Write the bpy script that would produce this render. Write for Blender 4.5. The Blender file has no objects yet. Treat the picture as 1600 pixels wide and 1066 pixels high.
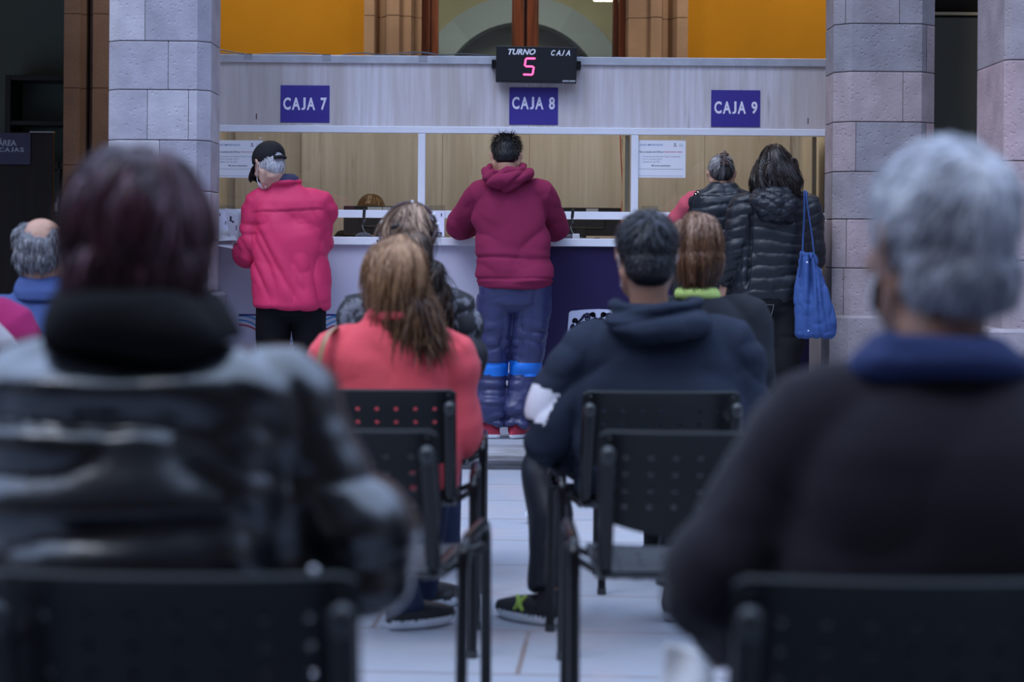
import bpy, bmesh, math, random
import numpy as np
from mathutils import Vector, Matrix, Euler

# ------------------------------------------------------------------ camera, sky, light, exposure
SC = bpy.context.scene
COL = SC.collection
R = math.radians
PI = math.pi
FPX = 3111.0          # 70 mm lens on a 36 mm sensor, in pixels of the 1600 px wide frame
EYE = 1.15            # camera height
HOR = 390.0           # image row of the eye level
ROLL = 0.0076

cam_d = bpy.data.cameras.new('camera')
cam = bpy.data.objects.new('camera', cam_d); COL.objects.link(cam)
cam.matrix_world = Matrix.Translation((0, 0, EYE)) @ Matrix.Rotation(R(90), 4, 'X') @ Matrix.Rotation(ROLL, 4, 'Z')
cam_d.sensor_width = 36; cam_d.lens = 70
cam_d.shift_y = -(533.0 - HOR) / 1600.0
cam_d.clip_start = 0.05; cam_d.clip_end = 200
cam_d.dof.use_dof = True
cam_d.dof.focus_distance = 11.15
cam_d.dof.aperture_fstop = 2.8
SC.camera = cam
SC.view_settings.view_transform = 'Standard'
SC.view_settings.look = 'None'
SC.view_settings.gamma = 1
SC.view_settings.use_curve_mapping = False
SC.view_settings.exposure = 0.22

world = bpy.data.worlds.new('sky'); SC.world = world; world.use_nodes = True
wn = world.node_tree; wn.nodes.clear()
w_out = wn.nodes.new('ShaderNodeOutputWorld'); w_bg = wn.nodes.new('ShaderNodeBackground')
w_tc = wn.nodes.new('ShaderNodeTexCoord'); w_sp = wn.nodes.new('ShaderNodeSeparateXYZ'); w_cr = wn.nodes.new('ShaderNodeValToRGB')
wn.links.new(w_tc.outputs['Generated'], w_sp.inputs[0]); wn.links.new(w_sp.outputs['Z'], w_cr.inputs[0])
wn.links.new(w_cr.outputs[0], w_bg.inputs[0]); wn.links.new(w_bg.outputs[0], w_out.inputs[0])
e = w_cr.color_ramp.elements
e[0].position = 0.0; e[0].color = (0.035, 0.035, 0.045, 1)
e[1].position = 1.0; e[1].color = (0.54, 0.70, 1.0, 1)
k = e.new(0.30); k.color = (0.06, 0.065, 0.085, 1)
k = e.new(0.60); k.color = (0.47, 0.63, 1.0, 1)
w_bg.inputs[1].default_value = 2.3

def lamp(name, kind, loc, energy, color=(1, 1, 1), size=1.0, size_y=None, aim=None):
    d = bpy.data.lights.new(name, kind); d.energy = energy; d.color = color
    if kind == 'AREA':
        d.size = size
        if size_y: d.shape = 'RECTANGLE'; d.size_y = size_y
    if kind == 'SUN': d.angle = size
    if kind == 'POINT': d.shadow_soft_size = size
    o = bpy.data.objects.new(name, d); COL.objects.link(o); o.location = loc
    if aim is not None:
        o.rotation_euler = (Vector(aim) - Vector(loc)).to_track_quat('-Z', 'Y').to_euler()
    return o
# bright open sky high above the courtyard, mostly from behind the viewer's left shoulder
lamp('sky_sun', 'SUN', (0, 0, 8), 1.25, (0.88, 0.91, 1.0), R(28), aim=(3.4, 4.0, 0))

# ------------------------------------------------------------------ pixel <-> place
def W(px, py, Y):
    a, b = px - 800.0, py - HOR
    dx = a * math.cos(ROLL) + b * math.sin(ROLL)
    dy = -a * math.sin(ROLL) + b * math.cos(ROLL)
    s = FPX / Y
    return Vector((dx / s, Y, EYE - dy / s))

# ------------------------------------------------------------------ noise
def _hash(ix, iy, iz, seed):
    h = (ix * 374761393 + iy * 668265263 + iz * 2147483647 + seed * 974711) & 0xffffffff
    h = ((h ^ (h >> 13)) * 1274126177) & 0xffffffff
    h = (h ^ (h >> 16)) & 0xffff
    return h / 65535.0
def vnoise(p, seed=0):
    p = np.asarray(p, float); i = np.floor(p).astype(np.int64); f = p - i; f = f * f * (3 - 2 * f)
    r = 0
    for a in (0, 1):
        for b in (0, 1):
            for c in (0, 1):
                w = (f[:, 0] if a else 1 - f[:, 0]) * (f[:, 1] if b else 1 - f[:, 1]) * (f[:, 2] if c else 1 - f[:, 2])
                r = r + w * _hash(i[:, 0] + a, i[:, 1] + b, i[:, 2] + c, seed)
    return r * 2 - 1
def fbm(p, seed=0, o=3):
    r = 0; a = 1.0; q = np.array(p, float)
    for k in range(o):
        r = r + a * vnoise(q, seed + k * 17); q = q * 2.03; a *= 0.5
    return r
def ridged(p, seed=0):
    """rounded folds with narrow creases between them"""
    return (2 * np.abs(vnoise(p, seed))) ** .75 * 1.5 - .72
def sstep(a, b, x):
    t = np.clip((x - a) / (b - a), 0, 1); return t * t * (3 - 2 * t)

# ------------------------------------------------------------------ materials
MATS = {}
def new_mat(name):
    m = bpy.data.materials.new(name); m.use_nodes = True
    nt = m.node_tree; b = nt.nodes['Principled BSDF']
    return m, nt, b
def N(nt, t, **kw):
    n = nt.nodes.new(t)
    for k, v in kw.items(): setattr(n, k, v)
    return n
def mat(name, col, rough=0.6, metal=0.0, spec=0.5, var=0.0, vscale=4.0, bump=0.0, bscale=60.0, stretch=(1, 1, 1), sheen=0.0, coat=0.0, col2=None, emit=None, estr=0.0, alpha=None):
    """one procedural surface: a base colour, cloudy variation towards col2 (or a darker tone), fine bump"""
    if name in MATS: return MATS[name]
    m, nt, b = new_mat(name)
    L = nt.links
    b.inputs['Roughness'].default_value = rough; b.inputs['Metallic'].default_value = metal
    b.inputs['Specular IOR Level'].default_value = spec
    b.inputs['Base Color'].default_value = (*col, 1)
    if sheen: b.inputs['Sheen Weight'].default_value = sheen
    if coat: b.inputs['Coat Weight'].default_value = coat; b.inputs['Coat Roughness'].default_value = 0.15
    tc = N(nt, 'ShaderNodeTexCoord'); mp = N(nt, 'ShaderNodeMapping'); mp.inputs['Scale'].default_value = stretch
    L.new(tc.outputs['Object'], mp.inputs[0])
    if var or col2:
        no = N(nt, 'ShaderNodeTexNoise'); no.inputs['Scale'].default_value = vscale; no.inputs['Detail'].default_value = 5
        L.new(mp.outputs[0], no.inputs[0])
        cr = N(nt, 'ShaderNodeValToRGB'); L.new(no.outputs[0], cr.inputs[0])
        c2 = col2 or tuple(c * (1 - var) for c in col)
        cr.color_ramp.elements[0].position = 0.35; cr.color_ramp.elements[1].position = 0.65
        cr.color_ramp.elements[0].color = (*c2, 1); cr.color_ramp.elements[1].color = (*col, 1)
        L.new(cr.outputs[0], b.inputs['Base Color'])
    if bump:
        nb = N(nt, 'ShaderNodeTexNoise'); nb.inputs['Scale'].default_value = bscale; nb.inputs['Detail'].default_value = 4
        L.new(mp.outputs[0], nb.inputs[0])
        bp = N(nt, 'ShaderNodeBump'); bp.inputs['Strength'].default_value = bump; bp.inputs['Distance'].default_value = 0.01
        L.new(nb.outputs[0], bp.inputs['Height']); L.new(bp.outputs[0], b.inputs['Normal'])
    if emit:
        b.inputs['Emission Color'].default_value = (*emit, 1); b.inputs['Emission Strength'].default_value = estr
    MATS[name] = m
    return m
def cloth(name, col, rough=0.85, spec=0.25, var=0.12, bump=0.25, bscale=220.0, sheen=0.0, **k):
    return mat(name, col, rough, 0, spec, var=var, vscale=7, bump=bump, bscale=bscale, sheen=sheen, **k)
def attr_mat(name, c1, c2, rough=0.5, attr='tone', spec=0.5, c3=None, bump=0.0, bscale=50, noise=0.0, nscale=5):
    """colour runs from c1 to c2 by a per-piece attribute (strand of hair, block of stone)"""
    if name in MATS: return MATS[name]
    m, nt, b = new_mat(name); L = nt.links
    at = N(nt, 'ShaderNodeAttribute'); at.attribute_name = attr
    cr = N(nt, 'ShaderNodeValToRGB'); cr.color_ramp.elements[0].color = (*c1, 1); cr.color_ramp.elements[1].color = (*c2, 1)
    if c3: q = cr.color_ramp.elements.new(0.5); q.color = (*c3, 1)
    L.new(at.outputs['Fac'], cr.inputs[0])
    src = cr.outputs[0]
    tc = N(nt, 'ShaderNodeTexCoord')
    if noise:
        no = N(nt, 'ShaderNodeTexNoise'); no.inputs['Scale'].default_value = nscale; no.inputs['Detail'].default_value = 6
        L.new(tc.outputs['Object'], no.inputs[0])
        mr = N(nt, 'ShaderNodeMapRange'); mr.inputs[1].default_value = 0.3; mr.inputs[2].default_value = 0.7
        mr.inputs[3].default_value = 1 - noise; mr.inputs[4].default_value = 1 + noise
        L.new(no.outputs[0], mr.inputs[0])
        mx = N(nt, 'ShaderNodeVectorMath', operation='SCALE'); L.new(src, mx.inputs[0]); L.new(mr.outputs[0], mx.inputs['Scale']); src = mx.outputs[0]
    L.new(src, b.inputs['Base Color'])
    b.inputs['Roughness'].default_value = rough; b.inputs['Specular IOR Level'].default_value = spec
    if bump:
        nb = N(nt, 'ShaderNodeTexNoise'); nb.inputs['Scale'].default_value = bscale; nb.inputs['Detail'].default_value = 6; nb.inputs['Roughness'].default_value = 0.7
        vo = N(nt, 'ShaderNodeTexVoronoi'); vo.inputs['Scale'].default_value = bscale * 0.7
        L.new(tc.outputs['Object'], nb.inputs[0]); L.new(tc.outputs['Object'], vo.inputs[0])
        mr2 = N(nt, 'ShaderNodeMapRange'); mr2.inputs[1].default_value = 0.0; mr2.inputs[2].default_value = 0.28
        L.new(vo.outputs['Distance'], mr2.inputs[0])
        ad = N(nt, 'ShaderNodeMath', operation='ADD'); L.new(nb.outputs[0], ad.inputs[0]); L.new(mr2.outputs[0], ad.inputs[1])
        bp = N(nt, 'ShaderNodeBump'); bp.inputs['Strength'].default_value = bump; bp.inputs['Distance'].default_value = 0.012
        L.new(ad.outputs[0], bp.inputs['Height']); L.new(bp.outputs[0], b.inputs['Normal'])
    MATS[name] = m
    return m
def wood_mat(name, c1, c2, c3, rough=0.5, scale=1.0):
    """pale laminate with long upright grain, soft bands and a few cracks"""
    if name in MATS: return MATS[name]
    m, nt, b = new_mat(name); L = nt.links
    tc = N(nt, 'ShaderNodeTexCoord')
    def nz(sc, stx, stz, det=4):
        mp = N(nt, 'ShaderNodeMapping'); mp.inputs['Scale'].default_value = (stx, stx, stz); L.new(tc.outputs['Object'], mp.inputs[0])
        n = N(nt, 'ShaderNodeTexNoise'); n.inputs['Scale'].default_value = sc * scale; n.inputs['Detail'].default_value = det; n.inputs['Distortion'].default_value = 0.25
        L.new(mp.outputs[0], n.inputs[0]); return n.outputs[0]
    broad, fine, crack = nz(3.2, 1, 0.12), nz(40, 1, 0.05, 6), nz(14, 1, 0.10, 3)
    cr = N(nt, 'ShaderNodeValToRGB'); L.new(broad, cr.inputs[0])
    e = cr.color_ramp.elements; e[0].position = 0.36; e[0].color = (*c1, 1); e[1].position = 0.64; e[1].color = (*c2, 1)
    m1 = N(nt, 'ShaderNodeMapRange'); m1.inputs[1].default_value = 0.35; m1.inputs[2].default_value = 0.65; m1.inputs[3].default_value = 0; m1.inputs[4].default_value = 0.38
    L.new(fine, m1.inputs[0])
    mx = N(nt, 'ShaderNodeMix', data_type='RGBA'); L.new(m1.outputs[0], mx.inputs[0]); L.new(cr.outputs[0], mx.inputs[6]); mx.inputs[7].default_value = (*c3, 1)
    m2 = N(nt, 'ShaderNodeMapRange'); m2.inputs[1].default_value = 0.66; m2.inputs[2].default_value = 0.74; m2.inputs[3].default_value = 0; m2.inputs[4].default_value = 0.55
    L.new(crack, m2.inputs[0])
    mx2 = N(nt, 'ShaderNodeMix', data_type='RGBA'); L.new(m2.outputs[0], mx2.inputs[0]); L.new(mx.outputs[2], mx2.inputs[6]); mx2.inputs[7].default_value = (*[c * 0.55 for c in c3], 1)
    L.new(mx2.outputs[2], b.inputs['Base Color']); b.inputs['Roughness'].default_value = rough
    MATS[name] = m
    return m
def glass_mat(name='pane_glass', tint=(0.93, 0.96, 0.95)):
    if name in MATS: return MATS[name]
    m, nt, b = new_mat(name); L = nt.links
    nt.nodes.remove(b)
    out = nt.nodes['Material Output']
    tr = N(nt, 'ShaderNodeBsdfTransparent'); tr.inputs[0].default_value = (*tint, 1)
    gl = N(nt, 'ShaderNodeBsdfGlossy'); gl.inputs['Roughness'].default_value = 0.02
    fr = N(nt, 'ShaderNodeFresnel'); fr.inputs[0].default_value = 1.5
    mr = N(nt, 'ShaderNodeMath', operation='MULTIPLY'); mr.inputs[1].default_value = 1.6; L.new(fr.outputs[0], mr.inputs[0])
    mx = N(nt, 'ShaderNodeMixShader'); L.new(mr.outputs[0], mx.inputs[0]); L.new(tr.outputs[0], mx.inputs[1]); L.new(gl.outputs[0], mx.inputs[2])
    L.new(mx.outputs[0], out.inputs[0])
    MATS[name] = m
    return m

# ------------------------------------------------------------------ objects and tags
def tag(o, label=None, cat=None, group=None, kind=None):
    if label: o['label'] = label
    if cat: o['category'] = cat
    if group: o['group'] = group
    if kind: o['kind'] = kind
    return o
def empty(name, loc, label=None, cat=None, group=None, kind=None):
    o = bpy.data.objects.new(name, None); COL.objects.link(o); o.location = loc; o.empty_display_size = 0.1
    return tag(o, label, cat, group, kind)
def link_mesh(name, me, mats, parent=None, smooth=False):
    if not isinstance(mats, (list, tuple)): mats = [mats]
    me.name = name
    me.materials.clear() if False else None
    while len(me.materials): me.materials.pop()
    for m in mats: me.materials.append(m)
    if smooth:
        me.polygons.foreach_set('use_smooth', [True] * len(me.polygons))
    o = bpy.data.objects.new(name, me); COL.objects.link(o)
    if parent is not None: o.parent = parent
    return o
def copy_tree(o, parent=None):
    c = o.copy(); COL.objects.link(c)
    if parent is not None: c.parent = parent
    for ch in list(o.children): copy_tree(ch, c)
    return c

class MB:
    """collects shapes; all coordinates are world ones minus self.o, the base point of the thing"""
    def __init__(s, origin=(0, 0, 0)):
        s.v = []; s.f = []; s.mi = []; s.tone = []; s.o = Vector(origin)
    def add(s, vs, fs, mi=0, tone=0.5):
        b = len(s.v); s.v += [tuple(Vector(p) - s.o) for p in vs]
        s.f += [tuple(b + i for i in f) for f in fs]; s.mi += [mi] * len(fs); s.tone += [tone] * len(fs)
        return s
    def box(s, lo, hi, mi=0, bev=0.0, tone=0.5):
        (x0, y0, z0), (x1, y1, z1) = lo, hi
        if x0 > x1: x0, x1 = x1, x0
        if y0 > y1: y0, y1 = y1, y0
        if z0 > z1: z0, z1 = z1, z0
        if bev <= 0:
            v = [(x0, y0, z0), (x1, y0, z0), (x1, y1, z0), (x0, y1, z0), (x0, y0, z1), (x1, y0, z1), (x1, y1, z1), (x0, y1, z1)]
            return s.add(v, [(0, 3, 2, 1), (4, 5, 6, 7), (0, 1, 5, 4), (1, 2, 6, 5), (2, 3, 7, 6), (3, 0, 4, 7)], mi, tone)
        bm = bmesh.new(); bmesh.ops.create_cube(bm, size=1)
        for q in bm.verts: q.co = Vector(((x0 + x1) / 2 + q.co.x * (x1 - x0), (y0 + y1) / 2 + q.co.y * (y1 - y0), (z0 + z1) / 2 + q.co.z * (z1 - z0)))
        bev = min(bev, 0.45 * min(x1 - x0, y1 - y0, z1 - z0))
        bmesh.ops.bevel(bm, geom=bm.edges[:], offset=bev, segments=2, affect='EDGES', profile=0.5)
        bm.verts.ensure_lookup_table()
        vs = [q.co.copy() for q in bm.verts]; fs = [tuple(q.index for q in f.verts) for f in bm.faces]; bm.free()
        return s.add(vs, fs, mi, tone)
    def prism(s, poly, z0, z1, mi=0, bev=0.0, tone=0.5):
        """upright prism over a plan polygon (counter-clockwise x,y), edges eased top and bottom"""
        n = len(poly); c = (sum(p[0] for p in poly) / n, sum(p[1] for p in poly) / n)
        def ring(z, e):
            out = []
            for (x, y) in poly:
                dx, dy = x - c[0], y - c[1]; l = math.hypot(dx, dy) or 1; k = 1 - e / l
                out.append((c[0] + dx * k, c[1] + dy * k, z))
            return out
        rs = [ring(z0, bev), ring(z0 + bev, 0), ring(z1 - bev, 0), ring(z1, bev)] if bev else [ring(z0, 0), ring(z1, 0)]
        vs = [p for r in rs for p in r]; fs = []
        for k in range(len(rs) - 1):
            for i in range(n):
                j = (i + 1) % n; fs.append((k * n + i, k * n + j, (k + 1) * n + j, (k + 1) * n + i))
        fs.append(tuple(reversed(range(n)))); fs.append(tuple(range((len(rs) - 1) * n, len(rs) * n)))
        return s.add(vs, fs, mi, tone)
    def plate(s, poly, y0, y1, mi=0, tone=0.5):
        """polygon in x,z pushed from depth y0 to y1"""
        n = len(poly); vs = [(x, y0, z) for x, z in poly] + [(x, y1, z) for x, z in poly]
        fs = [tuple(range(n)), tuple(reversed(range(n, 2 * n)))] + [(i, n + i, n + (i + 1) % n, (i + 1) % n) for i in range(n)]
        return s.add(vs, fs, mi, tone)
    def loft(s, rings, mi=0, cap=True, closed=True, tone=0.5):
        n = len(rings[0]); vs = [p for r in rings for p in r]; fs = []
        for k in range(len(rings) - 1):
            for i in range(n if closed else n - 1):
                j = (i + 1) % n; fs.append((k * n + i, k * n + j, (k + 1) * n + j, (k + 1) * n + i))
        if cap:
            fs.append(tuple(reversed(range(n)))); fs.append(tuple(range((len(rings) - 1) * n, len(rings) * n)))
        return s.add(vs, fs, mi, tone)
    def sect(s, secs, mi=0, n=28, cap=True, tone=0.5):
        """stacked sections: (centre, half width, half depth, yaw, exponent); closed with domes"""
        rings = []
        for q in secs:
            c, hw, hd = Vector(q[0]), q[1], q[2]; yaw = q[3] if len(q) > 3 else 0.0; ex = q[4] if len(q) > 4 else 2.3
            tilt = q[5] if len(q) > 5 else 0.0
            u = Vector((math.cos(yaw), math.sin(yaw), 0)); w = Vector((-math.sin(yaw), math.cos(yaw), 0))
            w = (w * math.cos(tilt) + Vector((0, 0, math.sin(tilt))))
            r = []
            for i in range(n):
                a = 2 * PI * i / n; ca, sa = math.cos(a), math.sin(a)
                r.append(c + u * hw * math.copysign(abs(ca) ** (2 / ex), ca) + w * hd * math.copysign(abs(sa) ** (2 / ex), sa))
            rings.append(r)
        return s.loft(rings, mi, cap, tone=tone)
    def tube(s, pts, rad, mi=0, n=12, flat=1.0, up=(0, 0, 1), dome=True, tone=0.5, sub=0):
        """tube along points; rad one number or one per point; flat squeezes it across 'up'"""
        P = [Vector(p) for p in pts]; rad = list(rad) if isinstance(rad, (list, tuple)) else [rad] * len(P)
        if sub: P, rad = smooth_path(P, rad, sub)
        if dome:
            d0 = (P[0] - P[1]).normalized(); d1 = (P[-1] - P[-2]).normalized()
            P0, P1, r0, r1 = P[0], P[-1], rad[0], rad[-1]
            A = [(P0 + d0 * r0 * math.sin(a) * 0.95, r0 * math.cos(a)) for a in (1.45, 1.1, 0.6)]
            B = [(P1 + d1 * r1 * math.sin(a) * 0.95, r1 * math.cos(a)) for a in (0.6, 1.1, 1.45)]
            P = [a[0] for a in A] + P + [b[0] for b in B]; rad = [a[1] for a in A] + rad + [b[1] for b in B]
        rings = []; prev = None
        for i, p in enumerate(P):
            t = (P[min(i + 1, len(P) - 1)] - P[max(i - 1, 0)]).normalized()
            if prev is None:
                a = Vector(up); a = a - t * a.dot(t)
                if a.length < 1e-3: a = Vector((1, 0, 0)); a = a - t * a.dot(t)
            else: a = prev - t * prev.dot(t)
            a.normalize(); prev = a; b = t.cross(a)
            rings.append([p + (a * math.cos(2 * PI * k / n) * flat + b * math.sin(2 * PI * k / n)) * rad[i] for k in range(n)])
        return s.loft(rings, mi, True, tone=tone)
    def ball(s, c, r, mi=0, rot=None, n=20, m=12, tone=0.5):
        c = Vector(c); r = Vector(r) if not isinstance(r, (int, float)) else Vector((r, r, r))
        M = rot or Matrix.Identity(3); vs = [c + M @ Vector((0, 0, r.z))]
        for i in range(1, m):
            t = PI * i / m
            for j in range(n):
                a = 2 * PI * j / n; vs.append(c + M @ Vector((r.x * math.sin(t) * math.cos(a), r.y * math.sin(t) * math.sin(a), r.z * math.cos(t))))
        vs.append(c + M @ Vector((0, 0, -r.z))); fs = []
        for j in range(n): fs.append((0, 1 + j, 1 + (j + 1) % n))
        for i in range(m - 2):
            for j in range(n):
                a = 1 + i * n + j; b = 1 + i * n + (j + 1) % n; fs.append((a, a + n, b + n, b))
        l = len(vs) - 1
        for j in range(n): fs.append((l, 1 + (m - 2) * n + (j + 1) % n, 1 + (m - 2) * n + j))
        return s.add(vs, fs, mi, tone)
    def cyl(s, c, r, y0, y1, mi=0, n=20, axis='y'):
        c = Vector(c); ring = []
        for y in (y0, y1):
            q = []
            for k in range(n):
                a = 2 * PI * k / n
                q.append(c + (Vector((math.cos(a) * r, y, math.sin(a) * r)) if axis == 'y' else Vector((math.cos(a) * r, -math.sin(a) * r, y)) if axis == 'z' else Vector((y, math.cos(a) * r, math.sin(a) * r))))
            ring.append(q)
        return s.loft(ring, mi)
    def mesh(s, name='m'):
        me = bpy.data.meshes.new(name); me.from_pydata(s.v, [], s.f); me.update()
        me.polygons.foreach_set('material_index', s.mi)
        return me
    def build(s, name, mats, parent=None, smooth=False, tone=False):
        me = s.mesh(name)
        bm = bmesh.new(); bm.from_mesh(me)
        if tone:
            ly = bm.faces.layers.float.new('tone_f')
            for f, t in zip(bm.faces, s.tone): f[ly] = t
        bmesh.ops.recalc_face_normals(bm, faces=bm.faces[:]); bm.to_mesh(me); bm.free()
        if tone:
            src = me.attributes.get('tone_f'); vals = np.zeros(len(me.polygons), 'f'); src.data.foreach_get('value', vals); me.attributes.remove(src)
            at = me.attributes.new('tone', 'FLOAT', 'FACE'); at.data.foreach_set('value', vals)
        o = link_mesh(name, me, mats, parent, smooth)
        if smooth: 
            try: me.set_sharp_from_angle(angle=R(40))
            except Exception: pass
        return o
    def organic(s, name, mats, parent, vox=0.01, smooth=4, disp=None, pick=None, factor=0.5, extra=None):
        """union of all collected closed shapes into one skin, relaxed, then folded by disp(p, n)"""
        me = s.mesh(name); o = bpy.data.objects.new(name, me); COL.objects.link(o)
        m = o.modifiers.new('r', 'REMESH'); m.mode = 'VOXEL'; m.voxel_size = vox
        if smooth:
            q = o.modifiers.new('s', 'SMOOTH'); q.factor = factor; q.iterations = smooth
        dg = bpy.context.evaluated_depsgraph_get(); ev = o.evaluated_get(dg)
        new = bpy.data.meshes.new_from_object(ev, depsgraph=dg)
        bpy.data.objects.remove(o); bpy.data.meshes.remove(me)
        nv = len(new.vertices); p = np.zeros(nv * 3); new.vertices.foreach_get('co', p); p = p.reshape(-1, 3)
        wp = p + np.array(s.o)
        if disp is not None:
            nn = np.zeros(nv * 3, 'f'); new.vertex_normals.foreach_get('vector', nn); nn = nn.reshape(-1, 3).astype(float)
            d = disp(wp, nn)
            if d.ndim == 1: d = nn * d[:, None]
            p = p + d; wp = wp + d
            new.vertices.foreach_set('co', p.ravel()); new.update()
        if pick is not None:
            nf = len(new.polygons); c = np.zeros(nf * 3); new.polygons.foreach_get('center', c); c = c.reshape(-1, 3) + np.array(s.o)
            new.polygons.foreach_set('material_index', pick(c).astype(int))
        if extra is not None:   # small crisp shapes joined to the same mesh (eyes)
            bm = bmesh.new(); bm.from_mesh(new); em = extra.mesh('x')
            bm.from_mesh(em); bm.to_mesh(new); bm.free()
        return link_mesh(name, new, mats, parent, True)

def smooth_path(P, rad, sub):
    out, ro = [], []
    n = len(P)
    for i in range(n - 1):
        p0, p1, p2, p3 = P[max(i - 1, 0)], P[i], P[i + 1], P[min(i + 2, n - 1)]
        for k in range(sub):
            t = k / sub
            q = 0.5 * ((2 * p1) + (p2 - p0) * t + (2 * p0 - 5 * p1 + 4 * p2 - p3) * t * t + (3 * p1 - p0 - 3 * p2 + p3) * t ** 3)
            out.append(q); ro.append(rad[i] * (1 - t) + rad[i + 1] * t)
    out.append(P[-1]); ro.append(rad[-1])
    return out, ro

def solid(name, lo, hi, m, parent=None, bev=0.0, origin=None, **tags):
    o = MB(origin or (0, 0, 0)).box(lo, hi, bev=bev).build(name, m, parent)
    if origin is not None and parent is None: o.location = origin
    return tag(o, **tags) if tags else o

def text_mesh(txt, bold=0.0, shear=0.0, spacing=1.0, extrude=0.001):
    cu = bpy.data.curves.new('t', 'FONT'); cu.body = txt; cu.size = 1; cu.offset = bold; cu.shear = shear; cu.space_character = spacing
    cu.extrude = extrude; cu.resolution_u = 3
    o = bpy.data.objects.new('t', cu); COL.objects.link(o)
    dg = bpy.context.evaluated_depsgraph_get(); me = bpy.data.meshes.new_from_object(o.evaluated_get(dg), depsgraph=dg)
    bpy.data.objects.remove(o); bpy.data.curves.remove(cu)
    return me
def add_text(mb, txt, x0, z0, x1, z1, y, mi=0, bold=0.0, shear=0.0, depth=0.0006, spacing=1.0, conv=None, keep=False):
    """lettering filling the box x0..x1, z0..z1 on the plane y (facing -y)"""
    if 'J' in txt and txt.upper() == txt and conv is None:      # capitals set one by one so that the J stands on the line
        wd = {' ': .38, 'J': .78 if shear else .50, 'C': .88, 'A': 1.0, 'D': .95, 'E': .72, 'S': .72}
        gap = .13; ws = [wd.get(c, .72) for c in txt]; tot = sum(ws) + gap * (len(ws) - 1); u = (x1 - x0) / tot; x = x0
        for c, w in zip(txt, ws):
            if c == 'J': add_text(mb, 'j_up', x, z0, x + w * u, z1, y, mi, bold, shear, depth, spacing, 'J')
            elif c != ' ': add_text(mb, c, x, z0, x + w * u, z1, y, mi, bold, shear, depth, spacing, 'c')
            x += (w + gap) * u
        return
    if conv == 'J':
        txt = 'J'
    if isinstance(conv, str): conv = None
    me = text_mesh(txt, bold, shear, spacing, 0.5)
    v = np.zeros(len(me.vertices) * 3); me.vertices.foreach_get('co', v); v = v.reshape(-1, 3)
    a, b = v.min(0), v.max(0)
    X = x0 + (v[:, 0] - a[0]) / (b[0] - a[0]) * (x1 - x0); Z = z0 + (v[:, 1] - a[1]) / (b[1] - a[1]) * (z1 - z0)
    Yv = y - (v[:, 2] - a[2]) / (b[2] - a[2]) * depth
    vs = list(zip(X, Yv, Z))
    if conv: vs = [conv(Vector(q)) for q in vs]
    fs = [tuple(p.vertices) for p in me.polygons]
    mb.add(vs, fs, mi); bpy.data.meshes.remove(me)

# ================================================================== the setting
YB = 14.5      # back wall of the arcade
YF = 11.56     # face of the booth
YC = 11.25     # front edge of the counter
STEP = 0.11

M_stone = attr_mat('stone_grey_lilac', (0.33, 0.31, 0.36), (0.52, 0.49, 0.52), 0.85, c3=(0.43, 0.41, 0.46), bump=0.35, bscale=48, noise=0.16, nscale=6, spec=0.2)
M_stonep = attr_mat('stone_pink_grey', (0.27, 0.255, 0.28), (0.46, 0.34, 0.35), 0.85, c3=(0.35, 0.30, 0.315), bump=0.4, bscale=48, noise=0.18, nscale=6, spec=0.2)
M_mortar = mat('mortar_dark', (0.20, 0.165, 0.16), 0.95, var=0.4, vscale=9)
M_brown = mat('brown_cantera_stone', (0.185, 0.122, 0.10), 0.85, spec=0.2, col2=(0.13, 0.085, 0.07), vscale=2.5, bump=0.4, bscale=40)
M_tan = mat('tan_cantera_stone', (0.37, 0.25, 0.175), 0.85, spec=0.2, col2=(0.28, 0.19, 0.14), vscale=2.5, bump=0.3, bscale=40)
M_orange = mat('ochre_painted_plaster', (0.44, 0.20, 0.012), 0.8, spec=0.15, var=0.12, vscale=1.6, bump=0.1, bscale=30)
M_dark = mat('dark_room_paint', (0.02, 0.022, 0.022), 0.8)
M_white = mat('white_aluminium', (0.80, 0.81, 0.88), 0.35, spec=0.5, var=0.05, vscale=8)
M_alu = mat('brushed_aluminium_rail', (0.62, 0.64, 0.70), 0.35, metal=0.35, var=0.18, vscale=9)
M_lam = wood_mat('pale_laminate', (0.56, 0.50, 0.48), (0.74, 0.71, 0.77), (0.40, 0.33, 0.29))
M_lamin = wood_mat('beige_laminate', (0.40, 0.34, 0.27), (0.50, 0.45, 0.38), (0.30, 0.24, 0.175))
M_glass = glass_mat()
M_blackpl = mat('black_plastic', (0.012, 0.013, 0.014), 0.35)
M_paper = mat('white_paper', (0.80, 0.81, 0.86), 0.7)
M_ink = mat('dark_ink', (0.03, 0.03, 0.06), 0.6)
M_blueink = mat('blue_ink', (0.08, 0.17, 0.42), 0.6)
M_redink = mat('red_ink', (0.50, 0.05, 0.12), 0.6)
M_letter = mat('white_lettering', (0.82, 0.80, 0.90), 0.5)

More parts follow.
